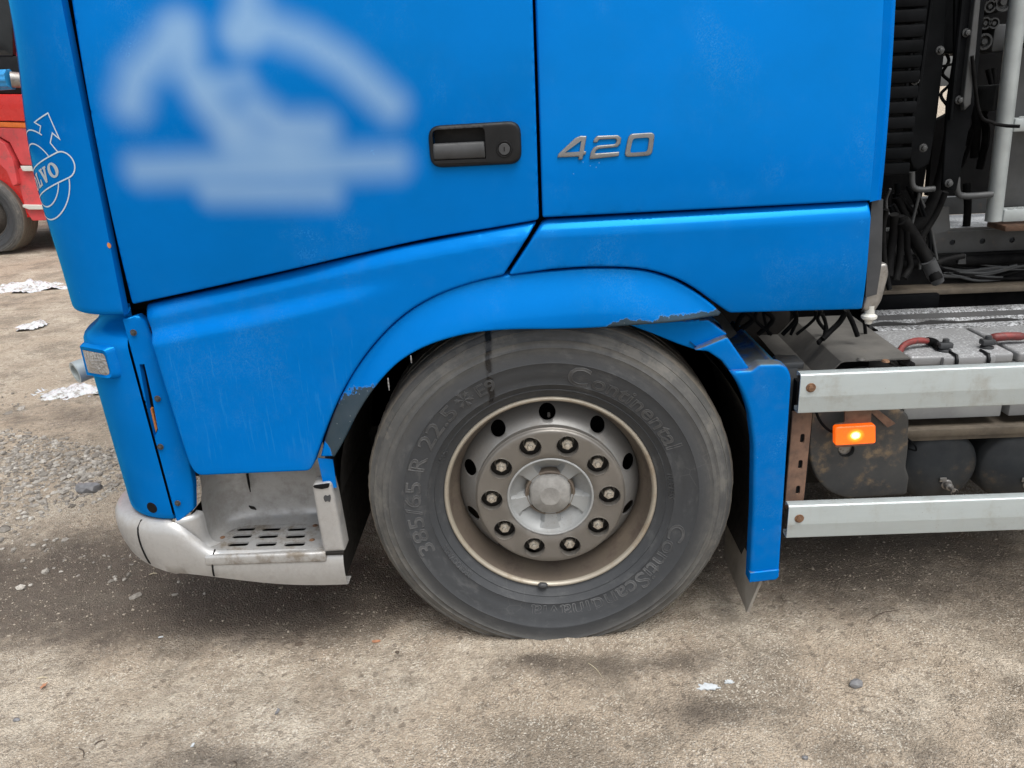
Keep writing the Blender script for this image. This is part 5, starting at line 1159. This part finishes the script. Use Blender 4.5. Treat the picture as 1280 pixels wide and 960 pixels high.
# rear edge of the cab: seal, mount and grommet
q = XZ([(1090, 250), (1104, 249), (1102, 330), (1096, 368), (1082, 372), (1086, 300)], 0.04); m = MB(); m.prism(q, 0.04, 0.07); m.build('sill_end_seal', 'greyplastic', T, 20)
q = XZ([(1091, 331), (1110, 329), (1112, 342), (1103, 376), (1093, 392), (1079, 388), (1084, 358)], 0.05); mnt = panel('cab_mount_end', fillet([(*p, 0.008) for p in q]), 'steel', T, 0.05, 0.015, 0.008, 0.05)
p = PY(1086, 398, 0.06); m = MB(); m.lathe([(0, 0), (0.008, 0), (0.010, 0.008), (0.020, 0.016), (0.020, 0.022), (0.012, 0.028), (0.012, 0.05)], 14); m.v = [(p[0]+a, p[1]+c_, p[2]-0.014+b) for a, b, c_ in m.v]; m.build('grommet', 'trim', mnt, 40)

# black upright frames, hoses and pipes behind the cab
UY = 0.55
def plate(name, px, y, th, mat='blackmetal', r=0.0, parent=None):
    return panel(name, fillet([(*p, r) for p in XZ(px, y)]), mat, parent or T, y, 0.05, 0.004, th)
plate('intake_upright', [(1146, -30), (1186, -30), (1180, 72), (1172, 142), (1162, 205), (1143, 215), (1138, 200)], UY, 0.05)
plate('intake_upright', [(1194, -30), (1236, -30), (1218, 130), (1196, 238), (1178, 238), (1184, 130), (1193, 72)], UY-0.02, 0.006)
plate('intake_edge', [(1222, -30), (1229, -30), (1214, 130), (1206, 138), (1204, 128)], UY-0.04, 0.03, 'frame')
plate('intake_panel', [(1160, -30), (1226, -30), (1207, 66), (1150, 66)], UY+0.06, 0.05)
for sx_, st in ((1152, 0), (1168, 0), (1206, 0)):
    a = PY(sx_, -30, UY-0.028); b = PY(sx_-22 if sx_ < 1190 else sx_-18, 130 if sx_ < 1190 else 150, UY-0.028); m = MB(); m.tube([a, b], 0.006, 6); m.build('upright_bead', 'blackmetal', T, 40)
for u, v in ((1208, 41), (1175, 63), (1144, 101), (1199, 125), (1154, 185), (1186, 229)):
    p = PY(u, v, UY-0.025); hexbolt('upright_bolt', p, 0.008, 'frame', T, 0.012)
m = MB(); m.tube(spl([PY(1140, 215, UY), PY(1141, 232, UY), PY(1150, 237, UY), PY(1168, 236, UY)], 5), 0.009, 8); m.build('lower_hoop', 'frame', T, 60)
m = MB(); m.tube(spl([PY(1196, 222, UY+0.05), PY(1197, 240, UY+0.05), PY(1206, 245, UY+0.05), PY(1240, 243, UY+0.05)], 5), 0.010, 8); m.build('lower_hoop', 'frame', T, 60)
# louvres at the cab's rear wall
for i in range(12):
    v = 2+i*19; a = PY(1128-v*0.10, v, 0.34); m = MB(); m.box((a[0]-0.04, 0.32, a[2]-0.016), (a[0]+0.06, 0.36, a[2]+0.016), 0.006); m.build('rear_louvre', 'blackmetal', T, 30)
m = MB(); m.box((0.83, 0.16, 1.06), (0.868, 2.42, 2.93)); m.build('cab_rear_wall', 'dark', T, 0)
# black backdrop for deep shade behind the machinery, left open where daylight shows through
def block(name, px, y, th, mat='dark'):
    q = XZ(px, y); m = MB(); m.prism(q, y, y+th); return m.build(name, mat, T, 0)
block('shade_backdrop', [(1100, -60), (1172, -60), (1167, 150), (1150, 262), (1090, 262)], 0.95, 0.4)
block('shade_backdrop', [(1200, -60), (1320, -60), (1320, 245), (1160, 245), (1168, 152), (1190, 140), (1203, 60)], 1.00, 0.03)
block('shade_backdrop', [(1100, -120), (1330, -120), (1330, 64), (1100, 64)], 1.10, 0.3)
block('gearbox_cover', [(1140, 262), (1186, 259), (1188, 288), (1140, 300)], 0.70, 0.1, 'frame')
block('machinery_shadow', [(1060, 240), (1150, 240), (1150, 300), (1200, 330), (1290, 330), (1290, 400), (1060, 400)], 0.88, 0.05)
for pth, r_, mt in (([(1206, 40), (1203, 110), (1191, 165), (1181, 215), (1169, 250), (1148, 280), (1118, 296), (1095, 300)], 0.024, 'hose'),
                    ([(1128, 275), (1140, 292), (1152, 312), (1163, 333), (1171, 350)], 0.019, 'hose'),
                    ([(1118, 268), (1117, 290), (1113, 320), (1111, 345)], 0.013, 'hose'), ([(1126, 270), (1126, 300), (1124, 330), (1120, 350)], 0.011, 'hose'),
                    ([(1134, 280), (1134, 310), (1138, 332), (1130, 348)], 0.010, 'hose'), ([(1108, 262), (1104, 285), (1106, 330), (1112, 362)], 0.008, 'hose'),
                    ([(1215, 70), (1224, 140), (1240, 153), (1256, 157), (1275, 158)], 0.005, 'hose'),
                    ([(1113, 236), (1108, 250), (1110, 266), (1121, 277)], 0.004, 'greyplastic'), ([(1182, 240), (1170, 268), (1150, 300)], 0.009, 'hose'), ([(1168, 330), (1185, 324), (1205, 320)], 0.009, 'hose'),
                    ([(1020, 380), (1030, 398), (1033, 415), (1022, 428)], 0.005, 'hose'), ([(1058, 388), (1050, 402), (1038, 414), (1028, 424)], 0.008, 'hose'), ([(1058, 388), (1066, 404), (1072, 420)], 0.007, 'hose'), ([(1028, 392), (1032, 404), (1030, 420), (1023, 430)], 0.005, 'hose'),
                    ([(1180, 62), (1186, 76), (1178, 92), (1188, 104), (1176, 118), (1184, 132)], 0.005, 'hose'), ([(1172, 84), (1192, 80)], 0.004, 'hose')):
    yy = (0.64 if pth[0][0] == 1206 else 0.50) if pth[0][0] > 1110 else 0.4
    if pth[0][0] in (1020, 1058, 1028): yy = 0.22
    if pth[0][0] in (1180, 1172): yy = 0.7
    m = MB(); m.tube(spl([PY(u, v, yy+0.02*math.sin(i)) for i, (u, v) in enumerate(pth)], 6), r_, 10); m.build('hose', mt, T, 60)
p = PY(1171, 350, 0.5); m = MB(); m.tube([PY(1160, 326, 0.5), PY(1168, 344, 0.5), PY(1173, 353, 0.5)], [0.022, 0.023, 0.018], 12); m.build('hose_clamp', 'greyplastic', T, 40)
for k in range(16):
    rk = random.Random(100+k); u0, v0 = rk.uniform(1112, 1150), rk.uniform(225, 262); u1, v1 = rk.uniform(1108, 1175), rk.uniform(300, 352); yk = rk.uniform(0.55, 0.72)
    m = MB(); m.tube(spl([PY(u0, v0, yk), PY((u0+u1)/2+rk.uniform(-16, 16), (v0+v1)/2+rk.uniform(-8, 14), yk), PY(u1, v1, yk)], 6), rk.uniform(0.004, 0.011), 8); m.build('hose', rk.choice(['hose', 'hose', 'blackmetal', 'frame']), T, 60)
for k in range(12):
    rk = random.Random(200+k); u0, v0 = rk.uniform(1160, 1210), rk.uniform(322, 350); u1, v1 = rk.uniform(1250, 1300), rk.uniform(326, 352)
    m = MB(); m.tube(spl([PY(u0, v0, 0.77), PY((u0+u1)/2, (v0+v1)/2+rk.uniform(-3, 9), 0.77), PY(u1, v1, 0.77)], 6), rk.uniform(0.003, 0.007), 7); m.build('cable', rk.choice(['hose', 'frame']), T, 60)
for k in range(10):
    rk = random.Random(300+k); u0 = rk.uniform(925, 1085); m = MB(); m.tube(spl([PY(u0, 388, 0.3), PY(u0+rk.uniform(-12, 12), 400, 0.32), PY(u0+rk.uniform(-25, 25), 418, 0.34)], 5), rk.uniform(0.003, 0.008), 7); m.build('cable', 'hose', T, 60)
for k in range(8):
    rk = random.Random(400+k); u0, v0 = rk.uniform(1206, 1250), rk.uniform(70, 235); m = MB(); m.tube(spl([PY(u0, v0, 0.85), PY(u0+rk.uniform(-20, 10), v0+30, 0.83), PY(u0+rk.uniform(-35, 5), v0+70, 0.85)], 6), rk.uniform(0.006, 0.014), 8); m.build('hose', 'hose', T, 60)
# fittings at the top right
for u, v, r_ in ((1255, 2, 0.028), (1231, 52, 0.024), (1238, 8, 0.018), (1243, 29, 0.016), (1232, 29, 0.018)):
    p = PY(u, v, 0.72); m = MB(); m.lathe([(0, 0.0), (r_*0.35, 0.0), (r_*0.4, 0.012), (r_*0.7, 0.012), (r_*0.75, 0.0), (r_, 0.0), (r_*1.05, 0.03), (r_*1.05, 0.25)], 20, p); m.build('hose_coupling', 'frame', T, 35)
for u, v in ((1254, 47), (1255, 122)):
    p = PY(u, v, 0.74); m = MB(); m.box((p[0]-0.03, 0.74, p[2]-0.04), (p[0]+0.05, 0.9, p[2]+0.04), 0.006); m.build('valve_block', 'frame', T, 30)
# access ladder
LY = 0.62
m = MB(); la, lb_ = Vector(PY(1280, -60, LY)), Vector(PY(1241.5, 276, LY)); m.tube([la, lb_], 0.0245, 16); lad = m.build('ladder_post', 'ladder', T, 50)
for v0, hh in ((156, 0.020), (268, 0.020), (44, 0.020)):
    z = PY(1268, v0, LY)[2]; xx = lb_.x+(la.x-lb_.x)*(z-lb_.z)/(la.z-lb_.z)
    m = MB(); m.box((xx+0.02, LY-0.02, z-hh), (xx+0.42, LY+0.03, z+hh), 0.004)
    for k in range(14): m.prism([(xx+0.03+k*0.028, z+hh), (xx+0.05+k*0.028, z+hh), (xx+0.045+k*0.028, z+hh+0.005), (xx+0.035+k*0.028, z+hh+0.005)], LY-0.019, LY-0.013)
    m.build('ladder_rung', 'ladder', lad, 30)
m = MB(); m.tube([la+Vector((0.44, 0, 0)), lb_+Vector((0.44, 0, 0))], 0.0245, 16); m.build('ladder_post', 'ladder', lad, 50)
pl_ = XZ([(1263, 60), (1330, 60), (1330, 256), (1247, 258)], LY+0.06); m = MB(); m.prism(pl_, LY+0.06, LY+0.09); m.build('catwalk_guard', 'frame', T, 0)
zf = fz1+0.01; m = MB(); a = PZ(1262, 280, zf+0.02); m.box((a[0]-0.03, a[1]-0.03, zf), (a[0]+0.3, a[1]+0.08, zf+0.02), 0.005); m.build('rusty_foot_plate', 'rust', T, 30)

# ================================================================== RED LORRY (behind, far left)
RY = 8.0
red = empty('red_truck', (-7.0, RY, 0), 'faded red lorry with orange stripe parked behind the blue cab corner', 'truck')
def RXZ(px, y=RY): return [(a+7.0, b) for a, b in XZ(px, y)]
def rplate(name, px, dy, th, mat, res=0.15, edge=0.01, par=None):
    return panel(name, RXZ(px, RY+dy), mat, par or red, dy, res, edge, th)
rplate('cab_side', [(-60, 118), (60, 118), (62, 152), (-60, 150)], 0.0, 0.1, 'red')
rplate('side_stripe', [(-60, 150.5), (62, 154.5), (62, 161), (-60, 157)], 0.0, 0.1, 'stripe')
rplate('lower_panel', [(-60, 157.5), (62, 161.5), (70, 208), (26, 206), (12, 178), (-10, 166), (-60, 162)], 0.0, 0.1, 'red_dull')
rplate('wheel_arch', [(-60, 164), (-12, 168), (6, 180), (16, 200), (22, 230), (16, 233), (8, 214), (-6, 200), (-60, 192)], -0.05, 0.3, 'red_dull', 0.1)
rplate('step_skirt', [(23, 210), (75, 212), (84, 275), (40, 276), (32, 262), (23, 228)], 0.02, 0.1, 'red_dull')
for px in ([(25, 207.5), (70, 208), (71, 214), (28, 214)], [(28, 256), (78, 257), (79, 262), (36, 262), (28, 259)]):
    rplate('step_trim', px, -0.03, 0.12, 'trim', 0.1, 0.006)
m = MB(); bz = RXZ([(60, 118)])[0]; m.box((-3.5, 0.12, 0.45), (bz[0]+0.6, 2.4, 3.2)); m.build('cab_body', 'red', red, 0)
rplate('cab_window', [(-60, -120), (14, -120), (16, 70), (-60, 70)], 0.05, 0.08, 'glass')
rplate('cab_upper', [(-60, 70), (60, 70), (60, 117.5), (-60, 117.5)], 0.06, 0.08, 'black')
a = RXZ([(0, 100)], RY-0.25)[0]
m = MB(); cr_ = 0.115; N_ = 40
A = []; B = []
for k in range(N_):
    rr_ = cr_*(1.0 if k % 4 < 2 else 0.93); t = 2*math.pi*k/N_; A.append((a[0]-0.8, -0.25+rr_*math.cos(t), a[1]+rr_*math.sin(t))); B.append((a[0]+0.13, -0.25+rr_*math.cos(t), a[1]+rr_*math.sin(t)))
m.add(A+B, [(k, (k+1) % N_, N_+(k+1) % N_, N_+k) for k in range(N_)]+[tuple(range(N_-1, -1, -1)), tuple(range(N_, 2*N_))]); m.build('ribbed_air_filter', 'ribbed_blue', red, 20)
m = MB(); m.tube([(a[0]+0.13, -0.25, a[1]), (a[0]+0.22, -0.2, a[1]-0.01), (a[0]+0.35, 0.0, a[1]-0.03)], [0.09, 0.085, 0.06], 14); m.build('filter_elbow', 'steel', red, 50)
wr = RXZ([(-8, 262)], RY)[0]; rw = bpy.data.objects.new('front_wheel', None); COL.objects.link(rw); rw.parent = red; rw.empty_display_size = 0.1
rc_ = (wr[0]-0.19, 0.0, 0.50); rw.location = rc_
t_ = tyre.copy(); COL.objects.link(t_); t_.name = 'tyre'; t_.parent = rw
m = MB(); m.lathe([(0.30, 0.05), (0.28, 0.08), (0.262, 0.12), (0.21, 0.06), (0.12, 0.05), (0.0, 0.05)], 40); m.build('rim', 'seat_brown', rw, 40)
t2 = rw.copy(); COL.objects.link(t2); t2.parent = red; t2.name = 'front_wheel'; t2.location = (rc_[0], 2.0, 0.5)
t3 = tyre.copy(); COL.objects.link(t3); t3.parent = t2
m = MB(); m.box((-3.5, 0.6, 0.35), (bz[0]+0.5, 1.9, 0.5)); m.build('underbody', 'dark', red, 0)

# ================================================================== SMALL THINGS ON THE GROUND
def snow_patch(cpx, rx, ry, seed, label):
    c = PZ(*cpx, 0.0); rs = np.random.default_rng(seed); N_ = 90
    ang = np.linspace(0, 2*math.pi, N_, endpoint=False)
    rad = 0.72+0.55*(fbm(np.cos(ang)*2.2+seed*3.1+20, np.sin(ang)*2.2+30, 4, seed)-0.3)+0.12*(rs.random(N_)-0.5)
    out = [(c[0]+rx*r_*math.cos(t), c[1]+ry*r_*math.sin(t)) for t, r_ in zip(ang, rad)]
    V, F, d, lp = sheet(out, (), 0.014, 0.0); z = gz(V[:, 0], V[:, 1])
    nz = fbm(V[:, 0]*10, V[:, 1]*10, 5, seed+5)
    h = np.clip(d/0.09, 0, 1)*0.020+0.11*(nz-0.475)
    o = link('snow_patch', [(a, b, zz+hh) for (a, b), zz, hh in zip(V, z, h)], F, 'snow', None, 60); tag(o, label, 'snow patch', 'old snow patches'); return o
snow_patch((30, 359), 0.60, 0.27, 3, 'wide white snow strip in front of the red lorry wheel, furthest from the camera')
snow_patch((38, 408), 0.17, 0.17, 5, 'small ragged snow patch midway between the two larger ones')
snow_patch((92, 492), 0.28, 0.17, 8, 'white snow patch beside the silver tube end at the cab corner')
def lump(name, px, size, mat, label, cat, flat=0.6, seed=1, group=None):
    c = PZ(*px, 0.0); rs = np.random.default_rng(seed); bm = bmesh.new(); bmesh.ops.create_icosphere(bm, subdivisions=2, radius=1.0)
    V = []
    for v in bm.verts:
        q_ = np.array(v.co[:]); k_ = 1+0.9*(fbm(np.array([q_[0]*1.3+seed*7+50]), np.array([q_[1]*1.3+q_[2]*1.7+50]), 3, seed)[0]-0.5)
        V.append((c[0]+q_[0]*size[0]*k_, c[1]+q_[1]*size[1]*k_, float(gz(np.array([c[0]]), np.array([c[1]]))[0])+size[2]*0.55+q_[2]*size[2]*k_))
    F = [[v.index for v in f.verts] for f in bm.faces]; bm.free()
    o = link(name, V, F, mat, None, 25); tag(o, label, cat, group); return o
lump('pebble', (1070, 857), (0.019, 0.014, 0.011), 'stone', 'smooth dark grey pebble, largest one right of the mud flap', 'pebble', seed=4)
lump('pebble', (1007, 946), (0.007, 0.006, 0.005), 'stone', 'tiny dark pebble near the bottom edge below the larger grey pebble', 'pebble', seed=5)
lump('pebble', (21, 900.5), (0.010, 0.007, 0.005), 'stone', 'small grey pebble at the lower left near the dry leaf', 'pebble', seed=6)
lump('clod', (374, 807.5), (0.012, 0.009, 0.004), 'twig', 'dark flat clod on the dirt below the silver step', 'clod', seed=7)
lump('clod', (470, 804), (0.013, 0.006, 0.004), 'leaf', 'brown flat clod on the dirt left of the front tyre', 'clod', seed=9)
lump('clod', (497, 819), (0.007, 0.005, 0.004), 'twig', 'small dark clod on the dirt just beyond the brown one', 'clod', seed=10)
lump('stone', (110, 613), (0.055, 0.035, 0.028), 'stone', 'rough grey stone at the edge of the gravel bank', 'stone', seed=12)
lump('yellow_scrap', (1150, 957), (0.007, 0.006, 0.003), 'yellow', 'bright yellow plastic scrap at the bottom edge', 'scrap', seed=13)
def flat_bit(name, px, outline, mat, label, cat, th=0.0025, lift=0.004, tilt=0.1):
    c = PZ(*px, 0.0); z = float(gz(np.array([c[0]]), np.array([c[1]]))[0])+lift; n = len(outline)
    V = [(c[0]+a, c[1]+b, z+tilt*a+0.0) for a, b in outline]+[(c[0]+a, c[1]+b, z+tilt*a-th) for a, b in outline]
    tri = geometry.tessellate_polygon([[Vector((a, b, 0)) for a, b in outline]]); F = [tuple(t) for t in tri]+[tuple(i+n for i in reversed(t)) for t in tri]+[(i, (i+1) % n, n+(i+1) % n, n+i) for i in range(n)]
    m = MB(); m.add(V, F); o = m.build(name, mat, None, 0); tag(o, label, cat); return o
flat_bit('dry_leaf', (55, 860), [(-0.010, -0.004), (-0.004, -0.006), (0.0, -0.016), (0.004, -0.006), (0.012, -0.003), (0.006, 0.003), (0.008, 0.012), (0.0, 0.008), (-0.008, 0.011), (-0.005, 0.003)], 'leaf', 'small reddish dry leaf lying at the lower left', 'leaf', 0.001, 0.008, 0.3)
rs = np.random.default_rng(44)
fl_ = [((0.030+0.010*rs.uniform(-1, 1))*math.cos(t), (0.012+0.005*rs.uniform(-1, 1))*math.sin(t)) for t in np.linspace(0, 2*math.pi, 22, endpoint=False)]
flat_bit('plaster_flake', (885, 863), fl_, 'flake', 'larger white flake on the dirt in front of the wheel', 'flake', 0.003, 0.005, 0.0)
flat_bit('plaster_flake', (911, 856), [(a*0.42, b*0.55) for a, b in fl_], 'flake', 'smaller white flake just right of the larger one', 'flake', 0.003, 0.005, 0.0)
flat_bit('grey_chip', (347, 892), [(-0.004, -0.010), (0.004, -0.008), (0.006, 0.006), (-0.002, 0.012)], 'stone', 'small grey chip on the dirt left of centre', 'chip', 0.003, 0.006)
flat_bit('white_chip', (202, 799.5), [(-0.008, -0.003), (0.008, -0.002), (0.006, 0.003), (-0.007, 0.003)], 'flake', 'tiny white chip on the dirt below the bumper corner', 'chip', 0.002, 0.006)
flat_bit('white_chip', (241, 932), [(-0.004, -0.006), (0.004, -0.005), (0.003, 0.007), (-0.003, 0.006)], 'flake', 'tiny white chip near the bottom edge, left of centre', 'chip', 0.002, 0.006)
def twig(px0, px1, r_, mat, label, cat='twig', name='twig', bend=0.006):
    a, b = np.array(PZ(*px0, 0)), np.array(PZ(*px1, 0)); P = []
    for k in range(6):
        t = k/5; q_ = a+(b-a)*t; d_ = np.array([-(b-a)[1], (b-a)[0], 0]); d_ = d_/max(np.linalg.norm(d_), 1e-6); q_ = q_+d_*bend*math.sin(t*3.1)
        P.append((q_[0], q_[1], float(gz(np.array([q_[0]]), np.array([q_[1]]))[0])+r_*0.9+0.001))
    m = MB(); m.tube(P, [r_*0.6, r_, r_, r_*0.9, r_*0.8, r_*0.5], 6); o = m.build(name, mat, None, 60); tag(o, label, cat)
twig((118, 930), (131, 924), 0.0022, 'twig', 'short dark twig at the lower left, lying slantwise')
twig((98, 934), (104, 946), 0.0018, 'twig', 'thin dark twig next to the slantwise one')
twig((291, 952), (295, 960), 0.0018, 'twig', 'thin dark twig cut by the bottom edge')
twig((440, 754), (444, 768), 0.0022, 'twig', 'dark upright twig between the step and the tyre')
twig((186, 718), (196, 716), 0.0022, 'straw', 'pale straw just below the bumper corner', 'straw', 'straw')
twig((46, 850), (60, 849), 0.0022, 'straw', 'pale straw just beyond the dry leaf', 'straw', 'straw')
twig((735, 836), (752, 851), 0.0012, 'straw', 'thin pale straw in front of the tyre', 'straw', 'straw')
twig((1085, 779), (1125, 764), 0.0016, 'twig', 'long thin twig on the dirt under the lower side rail', bend=0.01)
